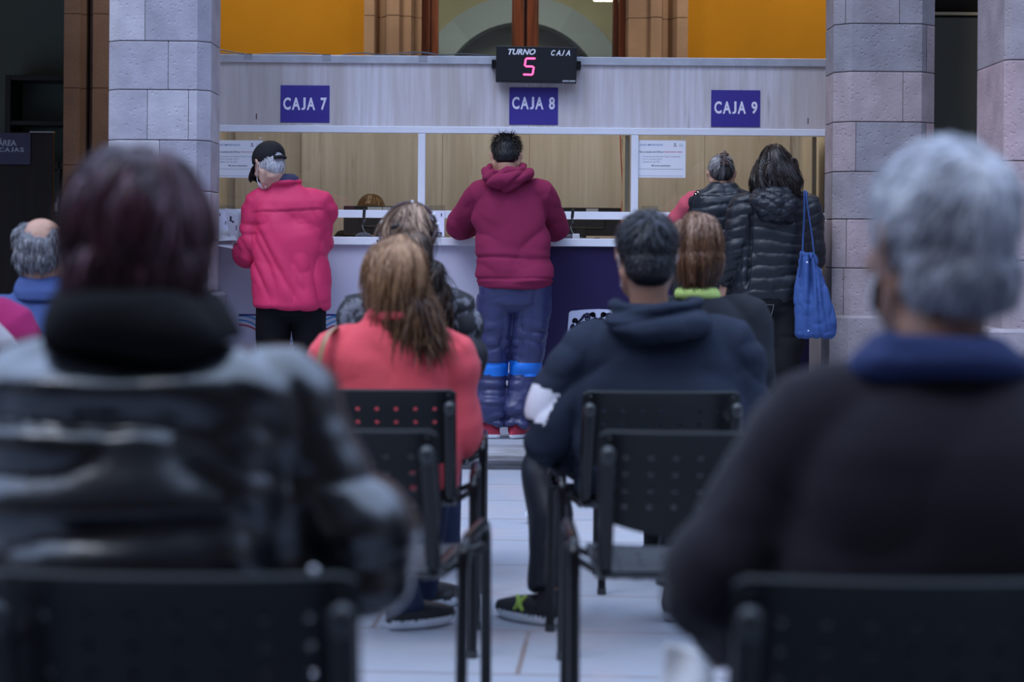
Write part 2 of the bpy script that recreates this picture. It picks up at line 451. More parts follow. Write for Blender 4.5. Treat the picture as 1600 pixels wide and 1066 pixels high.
# ---- ground of the courtyard: grey slabs with pinkish worn joints
def floor_mat():
    m, nt, b = new_mat('courtyard_slabs'); L = nt.links
    tc = N(nt, 'ShaderNodeTexCoord')
    br = N(nt, 'ShaderNodeTexBrick'); br.inputs['Scale'].default_value = 1.0
    br.inputs['Mortar Size'].default_value = 0.008; br.inputs['Brick Width'].default_value = 0.95; br.inputs['Row Height'].default_value = 0.62
    br.inputs['Color1'].default_value = (0.32, 0.345, 0.40, 1); br.inputs['Color2'].default_value = (0.38, 0.395, 0.44, 1); br.inputs['Mortar'].default_value = (0.24, 0.19, 0.18, 1)
    mp = N(nt, 'ShaderNodeMapping'); mp.inputs['Rotation'].default_value = (0, 0, 0.06); mp.inputs['Location'].default_value = (0.3, 0.2, 0)
    L.new(tc.outputs['Object'], mp.inputs[0]); L.new(mp.outputs[0], br.inputs[0])
    no = N(nt, 'ShaderNodeTexNoise'); no.inputs['Scale'].default_value = 2.6; no.inputs['Detail'].default_value = 7; no.inputs['Distortion'].default_value = 0.8
    L.new(tc.outputs['Object'], no.inputs[0])
    cr = N(nt, 'ShaderNodeValToRGB'); e = cr.color_ramp.elements; e[0].position = 0.50; e[0].color = (0, 0, 0, 1); e[1].position = 0.66; e[1].color = (0.55, 0.55, 0.55, 1)
    L.new(no.outputs[0], cr.inputs[0])
    mx = N(nt, 'ShaderNodeMix', data_type='RGBA'); L.new(cr.outputs[0], mx.inputs[0]); L.new(br.outputs[0], mx.inputs[6]); mx.inputs[7].default_value = (0.42, 0.36, 0.38, 1)
    L.new(mx.outputs[2], b.inputs['Base Color'])
    n2 = N(nt, 'ShaderNodeTexNoise'); n2.inputs['Scale'].default_value = 16; n2.inputs['Detail'].default_value = 8; L.new(tc.outputs['Object'], n2.inputs[0])
    mr = N(nt, 'ShaderNodeMapRange'); mr.inputs[3].default_value = 0.30; mr.inputs[4].default_value = 0.62; L.new(n2.outputs[0], mr.inputs[0]); L.new(mr.outputs[0], b.inputs['Roughness'])
    bp = N(nt, 'ShaderNodeBump'); bp.inputs['Strength'].default_value = 0.35; bp.inputs['Distance'].default_value = 0.01
    L.new(n2.outputs[0], bp.inputs['Height']); L.new(bp.outputs[0], b.inputs['Normal'])
    return m
M_floor = floor_mat()
M_nose = mat('worn_step_stone', (0.30, 0.30, 0.33), 0.55, col2=(0.20, 0.19, 0.19), vscale=7, stretch=(0.6, 1, 4), bump=0.5, bscale=18)
tag(MB().box((-9, -5, -0.12), (9, 10.40, 0)).build('floor', M_floor), 'grey stone slab floor of the courtyard under the chairs', 'floor', kind='structure')
tag(MB().box((-9, 10.62, -0.12), (9, 18.5, STEP)).build('floor_gallery', M_floor), 'raised stone floor of the gallery behind the step', 'floor', kind='structure')
ns = MB()
prof = [(10.62, -0.1), (10.42, -0.1), (10.415, 0.02), (10.395, 0.035), (10.375, 0.05), (10.372, 0.075), (10.385, 0.098), (10.41, STEP), (10.62, STEP)]
xs = [-9, -4.5, -3.1, -1.8, -0.72, 0.52, 1.6, 2.9, 4.4, 9]
for a, b in zip(xs[:-1], xs[1:]):
    ns.loft([[(x, y, z) for y, z in prof] for x in (a + 0.002, b - 0.002)])
tag(ns.build('trim_1', M_nose), 'rounded worn stone step edge in front of the booth', 'step', kind='structure')

# ---- stone pillars, chamfered, in courses
def pillar(name, x0, x1, y0, y1, ch, z_top, first, pitch, m, seed, splits, base=None, label='', edge_tones=None):
    mb = MB(); rnd = random.Random(seed)
    poly = [(x0 + ch, y0), (x1 - ch, y0), (x1, y0 + ch), (x1, y1 - ch), (x1 - ch, y1), (x0 + ch, y1), (x0, y1 - ch), (x0, y0 + ch)]
    core = [(x0 + ch, y0 + .012), (x1 - ch, y0 + .012), (x1 - .012, y0 + ch), (x1 - .012, y1 - ch), (x1 - ch, y1 - .012), (x0 + ch, y1 - .012), (x0 + .012, y1 - ch), (x0 + .012, y0 + ch)]
    mb.prism(core, STEP, z_top, 1)
    z = first; k = 0
    def clip(poly, xc, side):
        out = []
        for i in range(len(poly)):
            a, b = poly[i], poly[(i + 1) % len(poly)]
            ia, ib = (a[0] - xc) * side <= 0, (b[0] - xc) * side <= 0
            if ia: out.append(a)
            if ia != ib:
                t = (xc - a[0]) / (b[0] - a[0]); out.append((xc, a[1] + t * (b[1] - a[1])))
        return out
    while z < z_top:
        h = pitch * (1 + rnd.uniform(-.03, .03)); zz = min(z + h, z_top)
        cuts = splits[k % len(splits)]; pieces = [poly]
        for c in cuts:
            xc = x0 + c * (x1 - x0); new = []
            for p in pieces:
                xsn = [q[0] for q in p]
                if min(xsn) < xc < max(xsn): new += [clip(p, xc - .0015, 1), clip(p, xc + .0015, -1)]
                else: new.append(p)
            pieces = new
        for p in pieces: mb.prism(p, z + .002, zz - .002, 0, 0.004, tone=rnd.random())
        z = zz; k += 1
    if base:
        zb, ex = base
        pb = [(x0 - ex + ch, y0 - ex), (x1 + ex - ch, y0 - ex), (x1 + ex, y0 - ex + ch), (x1 + ex, y1 + ex - ch), (x1 + ex - ch, y1 + ex), (x0 - ex + ch, y1 + ex), (x0 - ex, y1 + ex - ch), (x0 - ex, y0 - ex + ch)]
        mb.prism(pb, STEP if y0 > 10.3 else 0, zb, 0, 0.015, tone=0.35)
    o = mb.build(name, [m, M_mortar], tone=True)
    return tag(o, label, 'pillar', kind='structure')
yp = 10.66; sp = FPX / yp
xL0, xL1 = (168 - 800) / (FPX / 10.72), -1.628
xR0, xR1 = 1.727, 2.272
zc = lambda py: EYE + (HOR - py) / sp
pillar('pillar', xL0, xL1, yp, yp + .46, 0.065, 3.9, zc(460) - .27, 0.2695, M_stone, 5, [(.37,), (.62,), (.44,), (.52,), (.40, .8), (.6,)], (zc(462), 0.04), 'pale grey chamfered stone pillar left of the booth')
pillar('pillar', xR0, xR1, yp, yp + .44, 0.085, 3.9, zc(489) - .27, 0.262, M_stonep, 11, [(.9,), (.1, .62), (.12,), (.5,), (.2, .9), (.66,)], (zc(489), 0.012), 'pink grey chamfered stone pillar right of the booth')
ypr = 9.7; spr = FPX / ypr
pillar('pillar', (1569 - 800) / spr, (1569 - 800) / spr + .62, ypr, ypr + .62, 0.03, 3.9, .12, 0.50, M_stonep, 3, [(.5,), (.7,)], (EYE - (508 - HOR) / spr, 0.085), 'pinkish stone pillar at the right edge behind the grey haired man')

tag(MB().box((-9, -5, 3.95), (9, 1.05, 4.25)).build('ceiling_near', mat('taupe_plaster', (0.30, 0.27, 0.24), 0.9)), 'ceiling of the near gallery over the last row of chairs', 'ceiling', kind='structure')  # plain grey-brown plaster colour
tag(MB().box((-9, -5.2, 0), (9, -5, 4.25)).build('wall_near', M_tan), 'stone wall at the back of the near gallery', 'wall', kind='structure')
# ---- arcade: lintel over the pillars, ceiling, back wall with openings
tag(MB().box((-9, 10.66, 3.9), (9, 11.26, 6.0)).build('wall_arcade', M_tan), 'stone wall above the arcade pillars', 'wall', kind='structure')
tag(MB().box((-9, 11.26, 4.2), (9, 18.5, 4.4)).build('ceiling', mat('plaster_ceiling', (0.5, 0.45, 0.38), 0.9)), 'plaster ceiling of the gallery', 'ceiling', kind='structure')
sB = FPX / YB
bx = lambda px: (px - 800) / sB
def wall_piece(name, a, b, m, z0=STEP, z1=4.2, y0=YB, y1=YB + .45, **k):
    return tag(MB().box((bx(a), y0, z0), (bx(b), y1, z1)).build(name, m), kind='structure', **k)
wall_piece('wall_back', 190, 569, M_orange, label='ochre yellow wall behind the booth on the left', cat='wall')
wall_piece('wall_back', 1071, 1400, M_orange, label='ochre yellow wall behind the booth on the right', cat='wall')
wall_piece('wall_back', 569, 1071, M_orange, z1=1.6, label='ochre wall below the gallery window', cat='wall')
wall_piece('wall_back', 569, 1071, M_orange, z0=3.6, label='ochre wall above the gallery window', cat='wall')
wall_piece('wall_left', -900, -260, M_orange, label='ochre wall beyond the left doorway', cat='wall')
wall_piece('wall_right', 1640, 2400, M_orange, label='ochre wall beyond the right doorway', cat='wall')
tag(MB().box((-9, YB, 3.75), (bx(190), YB + .45, 4.2)).build('wall_left', M_orange), 'ochre wall above the left doorway', 'wall', kind='structure')
tag(MB().box((bx(1400), YB, 3.75), (9, YB + .45, 4.2)).build('wall_right', M_orange), 'ochre wall above the right doorway', 'wall', kind='structure')
# moulded stone jambs: fillets, hollows and rolls run down their height
def jamb(name, pxs, ys, m, label):
    poly = [(bx(p), YB + y) for p, y in zip(pxs, ys)]
    poly = [(poly[0][0], YB + .5)] + poly + [(poly[-1][0], YB + .5)]
    mb = MB()
    cuts = [STEP, .62, 1.18, 1.74, 2.3, 2.84, 3.4, 3.75]
    for a, b in zip(cuts[:-1], cuts[1:]): mb.prism(poly, a + .002, b - .002, bev=.003)
    return tag(mb.build(name, m), label, 'door frame', kind='structure')
jamb('trim_2', [97, 99, 123, 125, 131, 134, 137, 142, 144, 168, 192], [.05, -.03, -.03, .03, .03, .10, .04, .04, -.03, -.03, -.03], M_brown, 'brown moulded stone jamb of the left doorway')
jamb('trim_3', [567, 567, 583, 586, 590, 594, 598, 600, 602, 606, 612, 622, 626, 640, 643, 655], [.02, -.06, -.06, -.01, .05, .05, .02, -.02, -.06, -.075, -.08, -.075, -.02, -.03, .06, .06], M_tan, 'tan moulded stone jamb left of the gallery window')
jamb('trim_4', [977, 979, 1010, 1013, 1024, 1030, 1034, 1042, 1050, 1054, 1071], [.06, -.02, -.03, -.075, -.08, -.07, .04, .04, -.04, -.07, -.07], M_tan, 'tan moulded stone jamb right of the gallery window')
jamb('trim_5', [1400, 1402, 1430, 1434, 1444, 1446, 1455], [0, -.03, -.03, .04, .04, -.03, -.03], M_brown, 'brown stone jamb of the right doorway')
# ---- gallery window: dark wood frame, two leaves, panes
M_wood = mat('dark_red_wood', (0.22, 0.055, 0.018), 0.4, col2=(0.10, 0.028, 0.012), vscale=5, stretch=(6, 6, 0.5), coat=0.3)
win = MB()
YW = YB + .18
zb, zt = 1.6, 3.6
for a, b, y in ((655, 668, 0), (668, 681, .03), (957, 966, .03), (966, 978, 0), (797, 840, .02), (800, 817, -.01), (821, 837, -.01)):
    win.box((bx(a), YW + y, zb), (bx(b) - .002, YW + y + .09, zt), bev=.006)
for z in (zb, zt - .12, zb + .35): win.box((bx(668), YW + .03, z), (bx(966), YW + .1, z + .12), bev=.006)
wo = tag(win.build('window_1', M_wood), 'tall reddish wooden window with two leaves above the booth', 'window', kind='structure')
MB().box((bx(681), YW + .055, zb), (bx(797), YW + .061, zt)).build('pane', M_glass, wo)
MB().box((bx(840), YW + .055, zb), (bx(957), YW + .061, zt)).build('pane', M_glass, wo)
# ---- room behind that window, built to stand in for the arch reflected in its glass
M_olive = mat('reflected_wall_olive', (0.36, 0.31, 0.17), 0.85, var=0.2, vscale=2)
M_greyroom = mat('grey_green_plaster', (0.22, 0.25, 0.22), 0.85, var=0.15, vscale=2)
YR = 18.0; sR = FPX / YR
rx = lambda px: (px - 800) / sR
rz = lambda py: EYE + (HOR - py) / sR
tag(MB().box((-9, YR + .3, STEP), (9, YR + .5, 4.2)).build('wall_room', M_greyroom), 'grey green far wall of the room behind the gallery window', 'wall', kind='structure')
arch = MB()
ca, za, r0, r1 = rx(812), rz(165), 0.747, 0.985
pts_o = [(ca + r1 * math.cos(t), za + r1 * math.sin(t)) for t in np.linspace(PI, 0, 33)]
pts_i = [(ca + r0 * math.cos(t), za + r0 * math.sin(t)) for t in np.linspace(PI, 0, 33)]
for i in range(32):
    q = [pts_i[i], pts_i[i + 1], pts_o[i + 1], pts_o[i]]
    arch.plate(q, YR - .08, YR + .28, 0, tone=random.Random(i // 3).random())
for sgn, P in ((0, 0), (1, -1)):
    xa, xb = sorted((pts_o[P][0], pts_i[P][0])); arch.box((xa, YR - .08, STEP), (xb, YR + .28, za))
tag(arch.build('trim_6', attr_mat('reflected_arch_grey', (0.22, 0.24, 0.24), (0.27, 0.29, 0.29), .85), tone=True), 'grey arch behind the gallery window standing in for the one reflected in its glass', 'arch', kind='structure')
ol = MB(); top = 4.2
for i in range(32):
    (xa, z_a), (xb, z_b) = pts_o[i], pts_o[i + 1]; ol.plate([(xa, z_a), (xb, z_b), (xb, top), (xa, top)], YR, YR + .28)
ol.box((bx(560) - 1.2, YR, STEP), (pts_o[0][0], YR + .28, top)); ol.box((pts_o[-1][0], YR, STEP), (bx(1071) + 1.2, YR + .28, top))
tag(ol.build('wall_room', M_olive), 'olive wall behind the gallery window standing in for the wall reflected in its glass', 'wall', kind='structure')
for x in (-3.2, 2.3): tag(MB().box((x, YB + .45, STEP), (x + .12, YR + .3, 4.2)).build('wall_partition', M_greyroom), 'partition wall between the rooms behind the gallery', 'wall', kind='structure')
lamp('room_lamp', 'AREA', (0, 16.4, 3.9), 38, (0.95, 1.0, 0.92), 1.2)
cl = tag(MB().box((rx(915), 16.5, 3.235), (rx(958), 16.7, 3.275), bev=.01).build('ceiling_light', mat('lit_tube', (0.9, 0.85, 0.7), .5, emit=(1, .85, .6), estr=5)), 'lit yellowish lamp glimpsed at the top of the right window pane', 'lamp')
MB().box((rx(934), 16.59, 3.275), (rx(936), 16.61, 4.2)).build('hanger', M_dark, cl)

# ---- left doorway: dim room, green shelf recess, dark board with lettering, small cabinet
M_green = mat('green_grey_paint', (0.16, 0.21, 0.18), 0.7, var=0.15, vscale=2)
YD = 15.6; sD = FPX / YD
dx_ = lambda px: (px - 800) / sD
dz_ = lambda py: EYE + (HOR - py) / sD
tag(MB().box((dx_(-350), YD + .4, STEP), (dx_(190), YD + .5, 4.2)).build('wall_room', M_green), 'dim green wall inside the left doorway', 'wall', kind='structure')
sh = MB()
for a, b, c, d in ((6, -20, 14, 470), (92, -20, 100, 470)): pass
sh.box((dx_(6), YD, dz_(500)), (dx_(15), YD + .38, dz_(123)), bev=.004)
sh.box((dx_(15), YD, dz_(131)), (dx_(190), YD + .38, dz_(123)), bev=.004)
sh.box((dx_(15), YD, dz_(201)), (dx_(190), YD + .38, dz_(194)), bev=.004)
sh.box((dx_(15), YD, dz_(270)), (dx_(190), YD + .38, dz_(258)), bev=.004)
sh.box((dx_(15), YD, dz_(345)), (dx_(190), YD + .38, dz_(336)), bev=.004)
sh.box((dx_(90), YD, dz_(500)), (dx_(93), YD + .06, dz_(258)), bev=.002)
tag(sh.build('shelf_unit', M_blackpl), 'black framed shelf unit against the green wall inside the left doorway', 'shelf')
bt = MB((dx_(86), YD + .12, dz_(336)))
bt.cyl((dx_(86), YD + .12, 0), .03, dz_(336), dz_(322), axis='z'); bt.cyl((dx_(86), YD + .12, 0), .014, dz_(322), dz_(314), axis='z')
o = tag(bt.build('bottle', M_paper, smooth=True), 'small white bottle on the shelf beside the brown stone jamb', 'bottle'); o.location = bt.o
Yk = 12.9; sk = FPX / Yk
kx = lambda px: (px - 800) / sk
kz = lambda py: EYE + (HOR - py) / sk
M_dwood = mat('very_dark_wood', (0.010, 0.006, 0.005), 0.6, spec=.2, var=0.4, vscale=4, stretch=(4, 4, .4))
o = empty('partition_board', (kx(-60), Yk, STEP), 'tall very dark wooden board with a dim area sign at the left edge', 'board')
MB(o.location).box((kx(-160), Yk, STEP + .05), (kx(82), Yk + .04, kz(213)), bev=.004).build('panel', M_dwood, o)
MB(o.location).box((kx(45), Yk - .004, kz(213)), (kx(82), Yk + .045, kz(211))).build('cap_rail', mat('dim_steel', (0.25, .24, .22), .4, metal=.8), o)
for p in (-140, 60): MB(o.location).box((kx(p), Yk - .16, STEP), (kx(p + 8), Yk + .2, STEP + .05), bev=.005).build('foot', M_blackpl, o)
sg = MB(o.location); sg.box((kx(-90), Yk - .012, kz(263)), (kx(47), Yk, kz(214)))
sgo = sg.build('sign', mat('night_blue_card', (0.014, 0.012, 0.035), .4), o)
tx = MB(o.location); add_text(tx, 'ÁREA', kx(-4), kz(234), kx(25), kz(225) + .01, Yk - .012, bold=.02); add_text(tx, 'DE CAJAS', kx(-22), kz(243.5), kx(37), kz(236.5), Yk - .012, bold=.02)
tx.build('lettering', mat('grey_lettering', (.22, .22, .26), .5), sgo)
# ---- right doorway: dark reveal, grey green inner leaf, thin bright line under the top
rr = MB(); Yg = 15.3; sg_ = FPX / Yg
gx = lambda px: (px - 800) / sg_
gz = lambda py: EYE + (HOR - py) / sg_
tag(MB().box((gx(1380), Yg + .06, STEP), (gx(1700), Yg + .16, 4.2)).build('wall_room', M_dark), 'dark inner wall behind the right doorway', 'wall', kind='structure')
dr = empty('door_1', (gx(1500), Yg, STEP), 'grey green flush door leaf inside the right doorway', 'door', kind='structure')
MB(dr.location).box((gx(1430), Yg, gz(246 + 330)), (gx(1545), Yg + .045, gz(22)), bev=.004).build('door_leaf', mat('grey_green_door', (0.13, 0.17, 0.155), .5, var=.15, vscale=2), dr)
MB(dr.location).box((gx(1430), Yg - .03, gz(18.5)), (gx(1640), Yg + .05, gz(14.5))).build('top_strip', mat('pale_metal_strip', (.75, .75, .55), .4, metal=.3), dr)
MB(dr.location).box((gx(1440), Yg - .01, gz(246)), (gx(1640), Yg + .05, gz(241)), bev=.003).build('rail', M_dark, dr)
MB(dr.location).box((gx(1526), Yg - .03, 1.02), (gx(1538), Yg - .005, 1.06), bev=.004).build('handle', M_alu, dr)

lamp('gallery_fill', 'AREA', (-1.6, 12.9, 4.1), 42, (1.0, .86, .66), .8, aim=(-1.6, 13.8, 2.2))  # added warm fill that brightens the back wall and jambs, no real fixture
lamp('gallery_fill', 'AREA', (1.9, 12.9, 4.1), 42, (1.0, .86, .66), .8, aim=(1.9, 13.8, 2.2))

# ================================================================== the booth
sF = FPX / YF
fx = lambda px: (px - 800) / sF
fz = lambda py: EYE + (HOR - py) / sF
x0b, x1b = fx(300), fx(1300)
F = lambda px, py: W(px, py, YF)
zt_, zm0, zm1, zl0, zl1 = 2.262, EYE + (HOR - 209.5 + 0) / sF, EYE + (HOR - 199) / sF, EYE + (HOR - 342) / sF, EYE + (HOR - 330) / sF
zt_ = EYE + (HOR - 89) / sF; ztb = EYE + (HOR - 101) / sF
ZC = 1.215    # counter top
booth = empty('cashier_booth', (0, YF, STEP), 'long cashier booth with pale wood fascia, white frame and three glazed windows', 'booth')
bo = booth.location
fa = MB(bo)
for a, b in ((300, 824), (824.6, 1300)): fa.box((fx(a), YF - .012, zm1), (fx(b), YF + .012, ztb), tone=.5)
fasc = fa.build('fascia_panel', M_lam, booth)
mk = MB(bo)   # small scuffs on the fascia
p = F(401, 182); mk.box((p.x - .003, YF - .0135, p.z - .018), (p.x + .004, YF - .012, p.z + .016))
mk.build('scuff', mat('brown_scuff', (.14, .07, .05), .7), fasc); mk2 = MB(bo)
p = F(1262, 189); mk2.box((p.x - .003, YF - .0135, p.z - .018), (p.x + .003, YF - .012, p.z + .016))
mk2.build('scuff', mat('brown_scuff', (.14, .07, .05), .7), fasc)
MB(bo).box((x0b, YF - .03, ztb), (x1b, YF + .045, zt_), bev=.003).build('top_rail', M_alu, booth)
MB(bo).box((x0b, YF - .022, zm0), (x1b, YF + .03, zm1), bev=.003).build('middle_rail', M_white, booth)
for a in (658, 990.5): MB(bo).box((fx(a - 5.7), YF - .02, ZC), (fx(a + 5.7), YF + .028, zm0 - .001), bev=.003).build('mullion', M_white, booth)
for a, b in ((300, 652.2), (663.8, 984.7), (996.3, 1300)):
    MB(bo).box((fx(a), YF - .02, zl0), (fx(b), YF + .026, zl1), bev=.003).build('lower_rail', M_white, booth)
    MB(bo).box((fx(a), YF, zl1), (fx(b), YF + .006, zm0)).build('window_glass', M_glass, booth)
for x in (x0b, fx(1294)): MB(bo).box((x, YF - .02, STEP), (x + .02, YF + .03, zt_), bev=.002).build('end_post', M_white, booth)
# counter
ct = MB(bo); ct.box((x0b, YC, ZC - .045), (x1b, YF + .42, ZC), bev=.003)
cto = ct.build('counter', mat('white_counter_laminate', (.78, .79, .86), .4, var=.08, vscale=7), booth)
for px in (590, 1060):
    dots = MB(bo); dots.cyl((W(px, 377, YC).x, 0, ZC - .022), .006, YC - .002, YC + .003)
    dots.build('screw_cover', M_ink, cto)
MB(bo).box((fx(300), YC + .03, STEP), (W(848, 450, YC).x, YC + .05, ZC - .045)).build('front_panel', mat('lilac_white_panel', (.56, .54, .66), .3, spec=.4), booth)
M_purple = mat('night_purple_vinyl', (.020, .012, .060), .35, spec=.35)
MB(bo).box((W(848, 450, YC).x, YC + .026, STEP), (W(1266, 450, YC).x, YC + .05, ZC - .045)).build('front_panel', M_purple, booth)
MB(bo).box((W(1266, 450, YC).x, YC + .02, STEP), (W(1286, 450, YC).x, YC + .05, ZC - .045), bev=.003).build('side_post', wood_mat('pinkish_laminate', (.50, .43, .42), (.58, .5, .48), (.4, .33, .3)), booth)
# interior
YI = 12.75; sI = FPX / YI
ix = lambda px: (px - 800) / sI
inn = MB(bo)
for a, b, dy in ((290, 364, .10), (364.6, 470, .06), (470.6, 690, 0), (690.6, 826, 0), (826.6, 972, 0), (972.6, 1100, .02), (1100.6, 1234, .02), (1234.6, 1300, .05)):
    inn.box((ix(a), YI + dy, STEP), (ix(b), YI + dy + .02, 2.2))
inn.build('inner_wall', M_lamin, booth)
for xa in (x0b, x1b - .02): MB(bo).box((xa, YF + .03, STEP), (xa + .02, YI + .1, 2.2)).build('end_wall', M_lamin, booth)
MB(bo).box((fx(976), YF + .032, ZC), (fx(983.6), YF + .40, zm0), bev=.002).build('divider', M_lamin, booth)
MB(bo).box((fx(1269), YF + .032, ZC), (fx(1276), YF + .40, zm0), bev=.002).build('divider', M_lamin, booth)
for px in (500, 830, 1140):
    lamp('booth_lamp', 'AREA', (fx(px), YF + .5, 2.32), (3.2, 5.2, 4.8)[(500, 830, 1140).index(px)], (1.0, .86, .68), .9, .25, aim=(fx(px), YF + .75, 0))

# graphics on the front panels
wv = MB(bo); yw = YC + .03
def arc_strip(p0, p1, sag, w, mi, n=14):
    a, b = W(*p0, yw), W(*p1, yw); prev = None
    pts = []
    for i in range(n + 1):
        t = i / n; x = a.x + (b.x - a.x) * t; z = a.z + (b.z - a.z) * (t ** 2.2 if sag > 0 else 1 - (1 - t) ** 2.2)
        pts.append((x, z))
    for (xa, z1), (xb, z2) in zip(pts[:-1], pts[1:]): wv.plate([(xa, z1), (xb, z2), (xb, z2 + w), (xa, z1 + w)], yw - .001, yw, mi)
for k, (y0, mi) in enumerate(((493.5, 0), (500.5, 1), (508, 2))):
    if k == 0:
        arc_strip((373, y0), (410, y0), 1, .010, mi); arc_strip((505, y0), (538, y0 + .3), 1, .010, mi)
    arc_strip((373, y0 + 1), (412, y0 + 22 - k * 2 if k else y0 + 14), 1, .0095, mi if k else 1); 
    arc_strip((500, y0 + 20 - k * 2 if k else y0 + 14), (537, y0 + 1), -1, .0095, mi if k else 1)
    arc_strip((414, y0 + 4), (462, y0 + 4), 1, .009, (1, 0, 2)[k])
for k, (y0, mi) in enumerate(((515, 1), (523, 2))):
    arc_strip((400, y0), (455, y0 + 20), 1, .009, mi); arc_strip((455, y0 + 20), (512, y0), -1, .009, mi)
wv.build('wave_graphic', [mat('navy_print', (.03, .03, .20), .4), mat('blue_print', (.03, .25, .55), .4), mat('crimson_print', (.45, .03, .08), .4)], booth)
wl = MB(bo)
a, b = W(722, 533, yw), W(846, 640, yw); wl.box((a.x, yw - .002, b.z), (b.x, yw, a.z))
wl.build('white_plate', mat('white_print', (.72, .74, .86), .35), booth)
rg = MB(bo)
def ring_text(cx, cz, r, w, mi, a0=0, a1=2 * PI, y=yw - .003):
    n = 20; P = [(cx + math.cos(a0 + (a1 - a0) * i / n), 0) for i in range(n + 1)]
    for i in range(n):
        t0, t1 = a0 + (a1 - a0) * i / n, a0 + (a1 - a0) * (i + 1) / n
        rg.plate([(cx + r * math.cos(t0), cz + r * math.sin(t0)), (cx + r * math.cos(t1), cz + r * math.sin(t1)), (cx + (r + w) * math.cos(t1), cz + (r + w) * math.sin(t1)), (cx + (r + w) * math.cos(t0), cz + (r + w) * math.sin(t0))], y, y + .001, mi)
c = W(748, 552, yw); ring_text(c.x, c.z, .016, .011, 0)
c = W(737, 558, yw); rg.box((c.x - .006, yw - .003, c.z - .004), (c.x + .004, yw - .002, c.z + .004), 1)
c = W(735, 533, yw); rg.plate([(c.x - .12, c.z + .0), (c.x + .05, c.z), (c.x - .05, c.z + .09)], yw - .003, yw - .002, 1)
rg.build('blue_graphic', [mat('cyan_print', (.02, .30, .65), .4), mat('navy_print2', (.04, .03, .14), .4)], booth)
# coat of arms emblem: white rounded shield, dark scrolls and stars
ypn = YC + .024
em = MB(bo)
def outline(pts, w, mi, closed=False, y=ypn - .004):
    n = len(pts)
    for i in range(n if closed else n - 1):
        (xa, za_), (xb, zb_) = pts[i], pts[(i + 1) % n]
        dx, dz = xb - xa, zb_ - za_; l = math.hypot(dx, dz) or 1; nx, nz = -dz / l * w / 2, dx / l * w / 2; ex, ez = dx / l * w * .3, dz / l * w * .3
        em.plate([(xa - ex + nx, za_ - ez + nz), (xb + ex + nx, zb_ + ez + nz), (xb + ex - nx, zb_ + ez - nz), (xa - ex - nx, za_ - ez - nz)], y, y + .0015, mi)
E = lambda px, py: (W(px, py, ypn).x, W(px, py, ypn).z)
sh_pts = [(889, 489), (892, 486), (912, 484), (934, 483), (956, 484), (977, 486), (980, 489), (983, 520), (984, 560), (976, 600), (934, 625), (893, 600), (886, 560), (886.5, 520)]
em.plate([E(*q) for q in sh_pts][::-1], ypn - .002, ypn, 0)
cxE = 934.5
def mirror(pts): return [(2 * cxE - x, y) for x, y in pts]
def spiral(cx, cy, r, turns, a0, sgn=1, n=22): return [(cx + r * (1 - t * .85) * math.cos(a0 + sgn * turns * 2 * PI * t), cy + r * (1 - t * .85) * math.sin(a0 + sgn * turns * 2 * PI * t)) for t in np.linspace(0, 1, n)]
curves = [(spiral(899, 501.5, 4.2, 1.3, 2.4), .009), ([(902, 504), (907, 500), (912, 493), (917, 490.3), (921, 491)], .011), ([(900, 505), (905, 504), (910, 499), (914, 494.5), (918, 493.5)], .005),
          (spiral(917.5, 497.5, 4.6, 1.4, -1.2), .008), (spiral(926.5, 492.5, 4.2, 1.3, 2.8), .010), ([(930, 495), (929, 498), (925, 500)], .008), ([(923, 501), (929, 498.5), (934.5, 500)], .012),
          (spiral(932, 498, 2.2, 1.2, 0), .005), (spiral(896.5, 512.5, 5.2, 1.5, -1.6, -1), .011), ([(901, 508), (905, 506), (911, 503), (920, 502.2), (934.5, 501.6)], .008), ([(902, 507), (901.5, 514), (903.5, 518)], .014),
          ([(905, 507), (913, 505.2), (924, 504.2), (934.5, 504)], .004), ([(909.5, 507.5), (911, 513), (911.5, 540), (912, 575)], .006), ([(906, 507), (907.5, 514), (908, 545), (909, 580)], .004), ([(893, 518), (894, 523), (893, 527), (895, 531), (893.5, 536), (895, 541), (894, 560)], .014),
          ([(918, 511), (920.5, 514)], .006), ([(924, 509), (926, 512)], .006), ([(914, 516), (918, 515.5), (922, 517)], .004)]
for pts, w in curves:
    outline([E(*q) for q in pts], w, 1); outline([E(*q) for q in mirror(pts)], w, 1)
def star(cx, cy, r):
    q = [(cx + (r if i % 2 == 0 else r * .42) * math.cos(-PI / 2 + i * PI / 5), cy + (r if i % 2 == 0 else r * .42) * math.sin(-PI / 2 + i * PI / 5)) for i in range(10)]
    outline([E(*p_) for p_ in q], .0035, 1, True)
star(915, 509.5, 2.6); star(954, 509.5, 2.6); star(934.5, 508.5, 3)
em.build('crest_emblem', [mat('white_print_b', (.60, .62, .78), .35), mat('emblem_ink', (.015, .012, .05), .4)], booth)
wc = MB(bo)   # white curved print near the right end
c0 = W(1238, 512, ypn)
ring = [(c0.x + .085 * math.cos(t), c0.z + .085 * math.sin(t)) for t in np.linspace(PI, 2 * PI, 20)]
wc.plate(ring, ypn - .002, ypn, 0)
wc.build('white_graphic', mat('white_print_b', (.6, .62, .78)), booth); wc = MB(bo)
c0 = W(1183, 565, ypn); wc.plate([(c0.x - .06, c0.z), (c0.x - .02, c0.z + .12), (c0.x + .015, c0.z + .12), (c0.x + .01, c0.z)], ypn - .002, ypn)
wc.build('white_graphic', mat('white_print_b', (.6, .62, .78)), booth)

